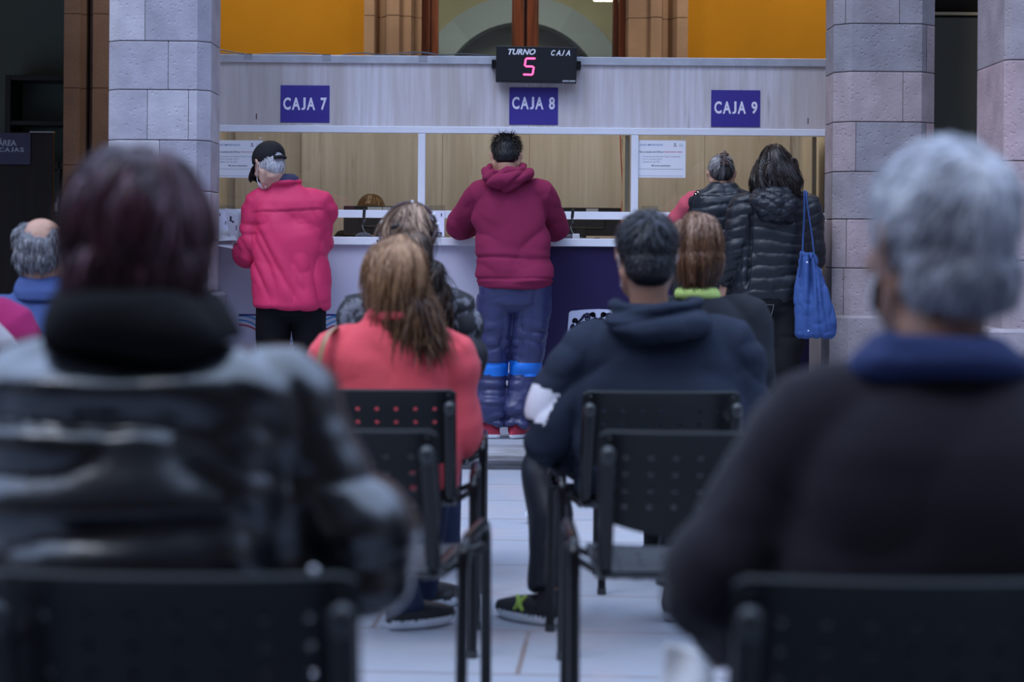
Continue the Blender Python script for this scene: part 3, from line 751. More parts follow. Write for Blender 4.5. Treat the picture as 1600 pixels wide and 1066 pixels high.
# ---- numbered signs
M_sign = mat('violet_blue_card', (.045, .030, .27), .45)
for n_, a, b, (l0, l1, t0, t1) in (('7', (439, 133.5), (515, 192), (443, 511, 153, 172)), ('8', (796, 137), (871.5, 195.5), (800, 867, 152, 171)), ('9', (1111, 141), (1187, 199), (1115.5, 1183, 159, 178))):
    A, B = W(*a, YF), W(*b, YF); ori = ((A.x + B.x) / 2, YF - .015, B.z)
    mb = MB(ori); mb.box((A.x, YF - .016, B.z), (B.x, YF - .0125, A.z))
    s_ = tag(mb.build('window_sign', M_sign), {'7': 'violet card reading CAJA 7 nearest the left pillar on the booth fascia', '8': 'violet card reading CAJA 8 directly under the turn display', '9': 'violet card reading CAJA 9 nearest the right pillar on the booth fascia'}[n_], 'sign'); s_.location = ori
    t_ = MB(ori); c0, c1 = W(l0, t1, YF), W(l1, t0, YF); add_text(t_, 'CAJA ' + n_, c0.x, c0.z, c1.x, c1.z, YF - .016, bold=.03, spacing=1.12)
    t_.build('lettering', M_letter, s_)

# ---- turn display
A, B = W(774, 72, YF), W(902, 129, YF)
ori = ((A.x + B.x) / 2, YF - .09, B.z)
dsp = empty('turn_display', ori, 'black electronic TURNO and CAJA display showing a red 5', 'display')
yd = YF - .10
A, B = W(774, 72, yd), W(902, 129.5, yd)
tl = -ROLL * .2   # hangs a touch askew
cxm, czm = (A.x + B.x) / 2, (A.z + B.z) / 2
w2, h2 = .232, .103
def rot(p): 
    dx, dz = p.x - cxm, p.z - czm; t = -.009
    return Vector((cxm + dx * math.cos(t) - dz * math.sin(t), p.y, czm + dx * math.sin(t) + dz * math.cos(t)))
def rmb(mb): mb.v = [tuple(rot(Vector(v) + mb.o) - mb.o) for v in mb.v]; return mb
M_disp = mat('display_black', (.012, .014, .018), .35)
rmb(MB(ori).box((cxm - w2, yd, czm - h2), (cxm + w2, yd + .065, czm + h2), bev=.003)).build('case', M_blackpl, dsp)
rmb(MB(ori).box((cxm - w2 + .007, yd - .002, czm - h2 + .007), (cxm + w2 - .007, yd + .002, czm + h2 - .007))).build('screen', M_disp, dsp)
for s_ in (-1, 1):
    mb = MB(ori); xa = cxm + s_ * (w2 + .013)
    for dx, dz, ww, hh in ((-.012, -.022, .003, .022 * 2), (.009, -.022, .003, .044), (-.012, -.024, .024, .004), (-.012, .02, .024, .004), (-.002, -.02, .004, .040)):
        mb.box((xa + dx, yd + .01, czm + dz), (xa + dx + ww, yd + .03, czm + dz + hh))
    mb.box((xa - .012, yd + .028, czm - .024), (xa + .012, yd + .086, czm + .024)); rmb(mb).build('bracket', M_blackpl, dsp)
D = lambda px, py: W(px, py, yd)
t_ = MB(ori)
for tx_, a, b, c, d in (('TURNO', 794, 837, 76.5, 85.5), ('CAJA', 861, 891, 78.5, 87)):
    q, r_ = D(a, d), D(b, c); add_text(t_, tx_, q.x, q.z, r_.x, r_.z, yd - .002, bold=.03, shear=.3)
q, r_ = D(879, 128), D(899.5, 125.6); add_text(t_, 'CARTEC.COM.MX', q.x, q.z, r_.x, r_.z, yd - .002, bold=.02, shear=.3)
t_.build('lettering', mat('display_lettering', (.85, .86, .92), .5), dsp)
sg5 = MB(ori)
for a, b in (((822.5, 91.5), (836, 91.5)), ((821.5, 92.5), (820, 102.5)), ((821.5, 103.7), (832.5, 104)), ((834, 105), (832.2, 116)), ((831.5, 116.8), (818, 116.5))):
    p0, p1 = D(*a), D(*b); d = (p1 - p0).normalized(); nrm = Vector((-d.z, 0, d.x)) * .0055
    sg5.plate([(v.x, v.z) for v in (p0 - d * .004, p0 + nrm, p1 + nrm, p1 + d * .004, p1 - nrm, p0 - nrm)], yd - .004, yd - .002)
sg5.build('digit', mat('red_led', (.9, .05, .15), .4, emit=(1.0, .07, .22), estr=2.6), dsp)

# ---- cables and tape along the top rail
cab = MB((fx(560), YF, zt_))
pts = [W(343, 79, YF - .01), W(362, 83, YF - .01), W(390, 87, YF), W(425, 86, YF), W(455, 84.5, YF), W(490, 86, YF), W(520, 90, YF), W(548, 86, YF), W(570, 85, YF), W(600, 88, YF), W(640, 84, YF), W(660, 84.5, YF), W(690, 88, YF), W(730, 86, YF), W(774, 90, YF)]
cab.tube([p + Vector((0, -.02, .006)) for p in pts], .0035, sub=4, n=6)
pts = [W(343, 84, YF), W(372, 86, YF), W(410, 88, YF), W(450, 86, YF), W(500, 89, YF), W(560, 90.5, YF), W(620, 89, YF), W(662, 82.5, YF), W(700, 90, YF), W(740, 88, YF), W(776, 90, YF)]
cab.tube([p + Vector((0, -.005, .004)) for p in pts], .003, sub=4, n=6)
o = tag(cab.build('power_cable', mat('grey_cable', (.10, .11, .14), .5), smooth=True), 'grey cable pair sagging along the top rail left of the display', 'cable'); o.location = cab.o
cab = MB((fx(950), YF, zt_))
cab.tube([W(900, 88, YF - .02), W(918, 91, YF - .02), W(935, 92.5, YF - .02), W(955, 90, YF - .02), W(975, 90.5, YF - .02), W(992, 94.5, YF - .02)], .003, sub=4, n=6)
o = tag(cab.build('power_cable', mat('blue_cable', (.05, .13, .30), .5), smooth=True), 'thin blue cable running from the display along the top rail', 'cable'); o.location = cab.o
for i, (px, lab) in enumerate(((389, 'grey tape strip on the top rail nearest the left pillar'), (511, 'grey tape strip on the top rail above the violet card reading CAJA 7'), (661, 'pale tape strip holding cables left of the display'))):
    q = W(px, 92, YF); h = (.005, .013, .019)[i]
    mb = MB((q.x, YF - .031, q.z)); mb.box((q.x - .024, YF - .033, q.z - h), (q.x + .024, YF - .0305, zt_ + .004)); mb.box((q.x - .024, YF - .033, zt_ + .001), (q.x + .024, YF + .02, zt_ + .004))
    o = tag(mb.build('tape_strip', mat('duct_tape', (.42, .43, .47), .35, metal=.3)), lab, 'tape', 'tape strips on the top rail'); o.location = mb.o

# ---- notices behind the glass
def notice(px0, lab):
    y = YF - .003; A, B = W(px0, 219, y), W(px0 + 75, 278, y); ori = ((A.x + B.x) / 2, y, B.z)
    mb = MB(ori).box((A.x, y, B.z), (B.x, y + .001, A.z)); o = tag(mb.build('paper_notice', M_paper), lab, 'notice', 'notices taped inside the windows'); o.location = ori
    w, h = B.x - A.x, A.z - B.z
    t = MB(ori)
    def ln(s, u0, u1, v0, v1, mi, bold=.0): add_text(t, s, A.x + u0 * w, A.z - v1 * h, A.x + u1 * w, A.z - v0 * h, y, mi, bold=bold, depth=.0004)
    ln('AVISO IMPORTANTE', .045, .53, .10, .15, 1, .01)
    ln('Para la emisión del CFDI es', .045, .53, .29, .335, 0, .02); ln('indispensable', .545, .80, .29, .335, 2, .02); ln('enviar:', .82, .94, .29, .325, 2, .02)
    ln('Constancia de Situación Fiscal "actualizada"', .11, .90, .41, .455, 3); ln('Recibo de pago oficial', .11, .50, .485, .53, 3); ln('Solicitud Uso de CFDI', .11, .47, .555, .60, 3)
    ln('Mi correo electrónico:', .30, .69, .655, .70, 0, .02)
    t.box((A.x + .04 * w, y - .0004, A.z - .775 * h), (A.x + .95 * w, y, A.z - .765 * h), 3)
    for i in range(34): t.box((A.x + (.03 + i * .0275) * w, y - .0004, A.z - .96 * h), (A.x + (.045 + i * .0275) * w, y, A.z - .945 * h), 1)
    t.box((A.x + .745 * w, y - .0004, A.z - .16 * h), (A.x + .82 * w, y, A.z - .145 * h), 0); t.ball((A.x + .78 * w, y, A.z - .10 * h), (.004, .0004, .006), 0, n=8, m=5)
    t.box((A.x + .86 * w, y - .0004, A.z - .155 * h), (A.x + .95 * w, y, A.z - .145 * h), 1); t.box((A.x + .87 * w, y - .0004, A.z - .11 * h), (A.x + .94 * w, y, A.z - .10 * h), 3)
    t.build('print', [M_ink, M_blueink, M_redink, mat('grey_ink', (.25, .26, .33), .6)], o)
    tp = MB(ori).box((B.x - .022, y - .001, A.z + .012), (B.x - .003, y + .0, A.z + .018)); tp.build('tape', mat('clear_tape', (.75, .72, .70), .3), o)
notice(335, 'white paper notice taped in the window beside the man in the black cap')
notice(996, 'white paper notice taped in the window under the violet card reading CAJA 9')
# ---- small acrylic stands on the counter
def stand(pxc, lab, pbase=367, wpx=25.5, top=321):
    y = YC + .22; A, B = W(pxc - wpx / 2, top, y), W(pxc + wpx / 2, pbase, y); zb_ = ZC
    ori = ((A.x + B.x) / 2, y, zb_); o = empty('card_holder', ori, lab, 'card holder', 'card holders on the counter')
    MB(ori).box((A.x, y - .003, zb_ + .003), (B.x, y - .0015, A.z)).build('acrylic_sheet', glass_mat('acrylic', (.90, .92, .94)), o)
    MB(ori).box((A.x, y - .003, zb_), (B.x, y + .05, zb_ + .003)).build('foot', glass_mat('acrylic'), o)
    zt2 = A.z - .030
    y -= .0035; c = MB(ori).box((A.x + .004, y - .001, zb_ + .006), (B.x - .004, y + .0003, zt2)).build('card', mat('lilac_card', (.74, .72, .86), .6), o)
    t = MB(ori); w = B.x - A.x; h = zt2 - zb_
    for u in (.2, .78): t.box((A.x + u * w - .003, y - .002, zb_ + .78 * h), (A.x + u * w + .003, y - .001, zb_ + .9 * h))
    t.box((A.x + .40 * w, y - .002, zb_ + .47 * h), (A.x + .60 * w, y - .001, zb_ + .49 * h)); t.ball((A.x + .5 * w, y - .0015, zb_ + .55 * h), (.0045, .0006, .005), n=10, m=6)
    t.box((A.x + .18 * w, y - .002, zb_ + .05 * h), (A.x + .82 * w, y - .001, zb_ + .20 * h))
    t.box((A.x + .24 * w, y - .0026, zb_ + .14 * h), (A.x + .72 * w, y - .002, zb_ + .155 * h), 1); t.box((A.x + .22 * w, y - .0026, zb_ + .09 * h), (A.x + .78 * w, y - .002, zb_ + .105 * h), 1)
    t.build('print', [M_ink, M_paper], c)
stand(353, 'clear card holder on the counter by the left pillar', wpx=30)
stand(682.5, 'clear card holder with lilac card beside the middle left mullion')
stand(1015, 'clear card holder with lilac card under the notice by the right mullion', top=322)
# ---- monitors and microphones
def monitor(pa, pb, top, lab, tags_):
    y = YF + .36; A, B = W(pa, top, y), W(pb, 372, y); ori = ((A.x + B.x) / 2, y, ZC)
    o = empty('computer_monitor', ori, lab, 'monitor', 'monitors behind the windows')
    MB(ori).box((A.x, y, ZC + .02), (B.x, y + .02, A.z), bev=.004).build('housing', M_blackpl, o)
    MB(ori).box((A.x + .1, y - .03, ZC + .06), (B.x - .1, y, A.z - .06), bev=.012).build('rear_cover', M_blackpl, o)
    MB(ori).box(((A.x + B.x) / 2 - .03, y - .02, ZC), ((A.x + B.x) / 2 + .03, y + .01, ZC + .07), bev=.004).build('stand_neck', M_blackpl, o)
    MB(ori).box(((A.x + B.x) / 2 - .11, y - .05, ZC), ((A.x + B.x) / 2 + .11, y + .06, ZC + .008), bev=.003).build('stand_base', M_blackpl, o)
    for a, b in tags_:
        p, q = W(a, top + 2, y), W(b, top + 8.5, y); MB(ori).box((p.x, y - .002, q.z), (q.x, y, p.z)).build('sticker', mat('pale_sticker', (.62, .63, .66), .5), o)
monitor(537, 652, 321.5, 'black monitor back in the window beside the man in the red jacket', ((574.5, 597), (598, 611)))
monitor(845, 971, 324, 'black monitor back in the window right of the maroon hoodie', ((916, 934.5),))
def mic(px, top, lab):
    y = YC + .16; b_ = W(px, 372, y); ori = (b_.x, y, ZC)
    o = empty('gooseneck_microphone', ori, lab, 'microphone', 'microphones on the counter')
    m1 = MB(ori); m1.sect([((b_.x, y, ZC), .045, .04), ((b_.x, y, ZC + .012), .045, .04), ((b_.x, y, ZC + .022), .03, .028), ((b_.x, y, ZC + .026), .012, .01)], n=16); m1.build('base', mat('dark_grey_metal', (.06, .06, .07), .4), o, True)
    t_ = W(px + 1, top + 9, y); MB(ori).tube([(b_.x, y, ZC + .02), (b_.x - .003, y - .01, ZC + .08), (t_.x, y - .02, t_.z)], .0045, n=8, sub=4).build('gooseneck', M_blackpl, o, True)
    t2 = W(px + 2, top, y); MB(ori).tube([(t_.x, y - .02, t_.z - .008), (t2.x, y - .03, t2.z)], .009, n=10).build('capsule', M_blackpl, o, True)
    MB(ori).tube([(b_.x + .01, y, ZC + .10), (b_.x - .006, y - .01, ZC + .07), (b_.x + .01, y - .02, ZC + .03), (b_.x + .06, y, ZC + .004), (b_.x + .13, y + .03, ZC + .003)], .0016, n=5, sub=5).build('cable', mat('grey_wire', (.25, .25, .26), .5), o, True)
mic(568, 328, 'black gooseneck microphone in front of the red haired cashier')
mic(893, 329, 'black gooseneck microphone beside the right elbow of the maroon hoodie')
q = W(900, 366, YC + .12)
mb = MB((q.x, YC + .12, ZC)); mb.box((q.x - .02, YC + .10, ZC), (q.x + .02, YC + .14, ZC + .028), bev=.003); mb.box((q.x - .012, YC + .098, ZC + .008), (q.x + .012, YC + .101, ZC + .02))
o = tag(mb.build('tape_dispenser', mat('pale_device', (.5, .5, .52), .4)), 'small pale box at the foot of the right microphone', 'box'); o.location = mb.o
# cables inside the second window
for dx, c, nm, lab in ((0, (.55, .08, .03), 'red', 'orange red cable hanging inside the booth by the right mullion'), (.006, (.6, .55, .5), 'pale', 'pale cable hanging beside the orange red one inside the booth')):
    mb = MB((fx(970), YF + .3, ZC)); mb.tube([W(969, 206, YF + .30) + Vector((dx, 0, 0)), W(970, 240, YF + .3) + Vector((dx * 2, 0, 0)), W(973, 300, YF + .3) + Vector((dx, 0, 0)), W(970, 340, YF + .3) + Vector((dx, 0, 0)), W(974, 368, YF + .3) + Vector((dx, 0, .002))], .0035, n=6, sub=5)
    o = tag(mb.build('hanging_cable', mat(nm + '_cable', c, .5), smooth=True), lab, 'cable'); o.location = mb.o

# ================================================================== perforated black chairs
M_chair = mat('black_polypropylene', (0.006, 0.0065, 0.0075), 0.34, spec=.28, bump=.12, bscale=500)
M_tube = mat('black_steel_tube', (0.005, 0.005, 0.006), 0.20, spec=.35)
M_cap = mat('grey_end_cap', (0.025, 0.028, 0.03), 0.3)
M_chrome = mat('bright_chrome', (0.85, 0.87, 0.9), 0.08, metal=1)
BW, BT, BC, BM = .222, .754, .557, .512        # backrest half width, top, corner and middle of its lower edge
def lean(z): return .045 - (z - .50) * .38
def perforated(xs_e, vs_e, hole, shape, r=.0062):
    """sheet with an eight-sided hole in every inner cell; shape maps (x, v) to a place"""
    vs, fs = [], []; idx = {}
    def V_(x, v):
        k = (round(x, 5), round(v, 5))
        if k not in idx: idx[k] = len(vs); vs.append(shape(x, v))
        return idx[k]
    for i in range(len(xs_e) - 1):
        for j in range(len(vs_e) - 1):
            x0, x1, v0, v1 = xs_e[i], xs_e[i + 1], vs_e[j], vs_e[j + 1]
            if not hole(i, j):
                xm = (x0 + x1) / 2; vm = (v0 + v1) / 2
                fs.append((V_(x0, v0), V_(xm, v0), V_(x1, v0), V_(x1, vm), V_(x1, v1), V_(xm, v1), V_(x0, v1), V_(x0, vm))); continue
            xm, vm = (x0 + x1) / 2, (v0 + v1) / 2
            out = [(x1, vm), (x1, v1), (xm, v1), (x0, v1), (x0, vm), (x0, v0), (xm, v0), (x1, v0)]
            inn_ = [(xm + r * math.cos(k * PI / 4), vm + r * math.sin(k * PI / 4)) for k in range(8)]
            o_ = [V_(*q) for q in out]; i_ = [V_(*q) for q in inn_]
            for k in range(8): fs.append((o_[k], o_[(k + 1) % 8], i_[(k + 1) % 8], i_[k]))
    return vs, fs
def thick(name, vs, fs, t, m, parent):
    me = bpy.data.meshes.new(name); me.from_pydata(vs, [], fs); bm = bmesh.new(); bm.from_mesh(me)
    bmesh.ops.recalc_face_normals(bm, faces=bm.faces[:]); bmesh.ops.solidify(bm, geom=bm.faces[:], thickness=t)
    bmesh.ops.recalc_face_normals(bm, faces=bm.faces[:]); bm.to_mesh(me); bm.free()
    o = link_mesh(name, me, m, parent, True); me.set_sharp_from_angle(angle=R(38)); return o
def make_chair():
    t = empty('perforated_chair', (0, 0, 0))
    cols = [-.162 + .054 * k for k in range(7)]
    xe = [-BW, -.205] + [c - .027 for c in cols] + [cols[-1] + .027, .205, BW]
    ve = [0, .012, .035, .073, .111, .149, .187, 1.0]
    def shp(x, v):
        e_ = abs(x) / BW
        bot = BT - BM - (BC - BM) * e_ ** 2.2
        d = v * 1.0 if v < .9 else bot
        d = min(d, bot)
        z = BT - d - (.010 * max(0, (e_ - .93) / .07) if v == 0 else 0)
        return (x, lean(z) + .55 * x * x - .012 * math.exp(-d / .02), z)
    vs, fs = perforated(xe, ve, lambda i, j: 2 <= i <= 8 and 2 <= j <= 5, shp)
    thick('backrest', vs, fs, -.007, M_chair, t)
    # seat
    ye = [.035, .05, .09] + [.13 + .05 * k for k in range(5)] + [.38, .42, .445, .455]
    xe2 = [-.225, -.205] + [c - .027 for c in cols] + [cols[-1] + .027, .205, .225]
    def shp2(x, y):
        e_ = abs(x) / .225
        z = .418 + .034 * min(1, y / .36) - .016 * math.cos(min(1, e_) * PI / 2) * math.sin(min(1, max(0, (y - .03) / .42)) * PI)
        if y > .38: z -= .035 * ((y - .38) / .075) ** 1.6
        if y < .06: z += .010
        return (x * (1 - .06 * max(0, (.12 - y) / .1)), y, z)
    vs, fs = perforated(xe2, ye, lambda i, j: 2 <= i <= 8 and 3 <= j <= 6, shp2)
    thick('seat', vs, fs, .008, mat('black_seat_plastic', (.016, .019, .024), .42, spec=.9), t)
    for s in (-1, 1):
        X = .272 * s
        mb = MB().tube([(X, 0, .004), (X, .012, .22), (X, .025, .44), (X, .035, .487), (X, .065, .502), (X, .12, .507), (X, .30, .507), (X, .355, .502), (X, .385, .487), (X, .395, .44), (X, .408, .22), (X, .42, .004)], .0135, n=10, dome=False, sub=3, up=(1, 0, 0), flat=1.0)
        f = mb.build('side_frame', M_tube, t, True)
        for y in (0, .42): MB().cyl((X, y, 0), .0155, 0, .022, axis='z', n=12).build('foot_cap', M_cap, f, True)
        X = .205 * s
        pts = [(X, lean(.705) - .034, .705), (X, lean(.60) - .030, .60), (X, lean(.50) - .026, .50), (X, .045, .452), (X, .075, .437), (X, .13, .434), (X, .40, .434)]
        mb = MB().tube(pts, .016, n=12, sub=3, up=(1, 0, 0), flat=1.15)
        f = mb.build('back_post', M_tube, t, True)
        MB().tube([(X, lean(.705) - .034, .700), (X, lean(.712) - .034, .711)], .0172, n=12).build('end_cap', M_cap, f, True)
        MB().cyl((X, 0, .66), .006, lean(.66) - .02, lean(.66) + .03, n=10).build('bolt', M_chrome, f, True)
        MB().ball((.2 * s, lean(.742) - .012 + .022, .742), (.005, .003, .005), n=10, m=6).build('rivet', M_cap, t, True)
    for y in (.10, .35): MB().tube([(-.272, y, .462 if y < .2 else .452), (-.21, y, .425), (.21, y, .425), (.272, y, .462 if y < .2 else .452)], .0095, n=8).build('crossbar', M_tube, t, True)
    return t
chair0 = make_chair(); used = [False]
ROWC, ROWB, ROWA, ROWZ = 2.44, 4.37, 5.60, 6.65
def place_chair(x, y, rz, label):
    c = chair0 if not used[0] else copy_tree(chair0); used[0] = True
    c.location = (x, y, 0); c.rotation_euler = (0, 0, rz)
    return tag(c, label, 'chair', 'perforated waiting chairs')
place_chair(-.405, ROWC, 0, 'black perforated chair under the person in the black leather jacket')
place_chair(.492, ROWC, 0, 'black perforated chair under the grey haired man in the dark sweater')
place_chair(-.375, ROWB, R(-7), 'empty black perforated chair behind the woman in coral')
place_chair(.415, ROWB, R(1), 'empty black perforated chair behind the man in the dark hoodie')
place_chair(-.375, ROWA, 0, 'black perforated chair under the woman in the coral jacket')
place_chair(.42, ROWA, R(3.5), 'black perforated chair under the man in the dark hooded jacket')
place_chair(-.365, ROWZ, 0, 'black perforated chair under the woman with sunglasses on her head')
place_chair(.58, ROWZ, 0, 'black perforated chair under the brown haired woman with a green collar')
place_chair(-1.62, ROWZ, 0, 'black perforated chair under the balding man in a blue jacket')
place_chair(-1.62, ROWA, 0, 'black perforated chair under the person in magenta')

# ================================================================== people
def U3(v): return Vector(v).normalized()
class Head:
    """frame of a head: centre between the ears, yaw (left positive), pitch (down negative), roll, scale"""
    def __init__(s, C, yaw=0, pitch=0, roll=0, sc=1.0):
        s.C = Vector(C); s.sc = sc; s.M = (Matrix.Rotation(R(yaw), 3, 'Z') @ Matrix.Rotation(R(pitch), 3, 'X') @ Matrix.Rotation(R(roll), 3, 'Y'))
    def __call__(s, x, y, z): return s.C + s.M @ (Vector((x, y, z)) * s.sc)
    def dir(s, x, y, z): return (s.M @ Vector((x, y, z))).normalized()
    def loc(s, P):
        Mi = np.array(s.M.inverted()); return (Mi @ (np.asarray(P) - np.array(s.C)).T).T / s.sc
    def ball(s, mb, c, r, mi=0, **k): mb.ball(s(*c), Vector(r) * s.sc, mi, rot=s.M, **k)
def add_head(mb, H):
    H.ball(mb, (0, -.012, .034), (.074, .093, .086), n=28, m=18)
    H.ball(mb, (0, .018, .000), (.069, .078, .085), n=24, m=16)
    H.ball(mb, (0, .038, -.045), (.056, .056, .062), n=24, m=14)
    H.ball(mb, (0, .058, -.088), (.034, .032, .026), n=18, m=10)
    for s_ in (-1, 1):
        mb.tube([H(.060 * s_, -.005, -.045), H(.050 * s_, .030, -.085), H(.020 * s_, .072, -.100)], [.020 * H.sc, .018 * H.sc, .015 * H.sc])
        H.ball(mb, (.044 * s_, .066, -.018), (.022, .018, .016), n=14, m=10)       # cheekbone
        # ear: outer rim and bowl
        ex = .076 * s_
        rim = [H(ex, .006, -.026), H(ex + .010 * s_, -.006, -.012), H(ex + .016 * s_, -.018, .008), H(ex + .015 * s_, -.014, .026), H(ex + .008 * s_, .000, .032), H(ex + .002 * s_, .010, .022)]
        mb.tube(rim, [.0065 * H.sc, .0055 * H.sc, .006 * H.sc, .006 * H.sc, .0055 * H.sc, .005 * H.sc], sub=3, n=8)
        H.ball(mb, (ex + .002 * s_, -.001, .002), (.009, .015, .026), n=12, m=8)
        H.ball(mb, (ex + .004 * s_, .003, -.026), (.006, .008, .010), n=10, m=6)
    mb.tube([H(0, .090, .018), H(0, .103, -.006), H(0, .113, -.026), H(0, .100, -.036)], [.009 * H.sc, .010 * H.sc, .0135 * H.sc, .009 * H.sc])
    for s_ in (-1, 1): H.ball(mb, (.011 * s_, .099, -.032), (.009, .010, .008), n=10, m=6)
    mb.tube([H(-.034, .083, .030), H(0, .094, .028), H(.034, .083, .030)], .009 * H.sc)
    mb.tube([H(-.022, .088, -.058), H(0, .097, -.055), H(.022, .088, -.058)], .0065 * H.sc)
    mb.tube([H(-.018, .087, -.067), H(0, .094, -.068), H(.018, .087, -.067)], .0070 * H.sc)
def eyes(H, o):
    e = MB(o)
    for s_ in (-1, 1):
        H.ball(e, (.031 * s_, .078, .008), (.0125, .0125, .0115), 1, n=14, m=10)
        H.ball(e, (.031 * s_, .0885, .008), (.0055, .0032, .0055), 2, n=12, m=8)
    return e
def add_hand(mb, w, d, back, thumb, curl=.35, sc=1.0, grip=0.0):
    """w wrist, d pointing direction, back = direction of the back of the hand, thumb = side of the thumb"""
    w = Vector(w); d = U3(d); b = Vector(back); b = (b - d * b.dot(d)).normalized(); t = d.cross(b)
    if t.dot(Vector(thumb)) < 0: t = -t
    mb.tube([w - d * .03 * sc, w + d * .02 * sc, w + d * .055 * sc, w + d * .088 * sc], [.027 * sc, .032 * sc, .040 * sc, .039 * sc], n=16, flat=.42, up=b)
    for k, (off, L_, r) in enumerate(((.030, .074, .0085), (.010, .083, .0088), (-.010, .077, .0085), (-.029, .060, .0075))):
        p = w + d * (.083 - .004 * abs(k - 1.2)) * sc + t * off * sc; c = curl * (1 + .12 * k); pts = [p - d * .02 * sc, p]; a = c * .5
        for q, f in enumerate((.45, .31, .24)):
            dd = d * math.cos(a) - b * math.sin(a); p = p + dd * L_ * f * sc; pts.append(p); a += c
        mb.tube(pts, [r * sc * 1.1, r * sc * 1.05, r * sc, r * sc * .95, r * sc * .8], n=10)
    p = w + d * .022 * sc + t * .026 * sc; dd = (d * .62 + t * .68 - b * (.25 + grip)).normalized(); pts = [p]
    for f in (.042, .033, .026): p = p + dd * f * sc; pts.append(p); dd = (dd + d * .35 - b * grip * .5).normalized()
    mb.tube(pts, [.015 * sc, .012 * sc, .010 * sc, .0085 * sc], n=10)

M_eye = mat('eye_white', (.75, .72, .68), .3); M_iris = mat('dark_iris', (.03, .018, .01), .2)
def skin_mat(name, col): return mat(name, col, .5, spec=.4, var=.14, vscale=14, bump=.08, bscale=300)
SK_TAN = skin_mat('skin_tan', (.46, .25, .17)); SK_LIGHT = skin_mat('skin_light', (.56, .33, .25)); SK_BROWN = skin_mat('skin_brown', (.37, .19, .125))

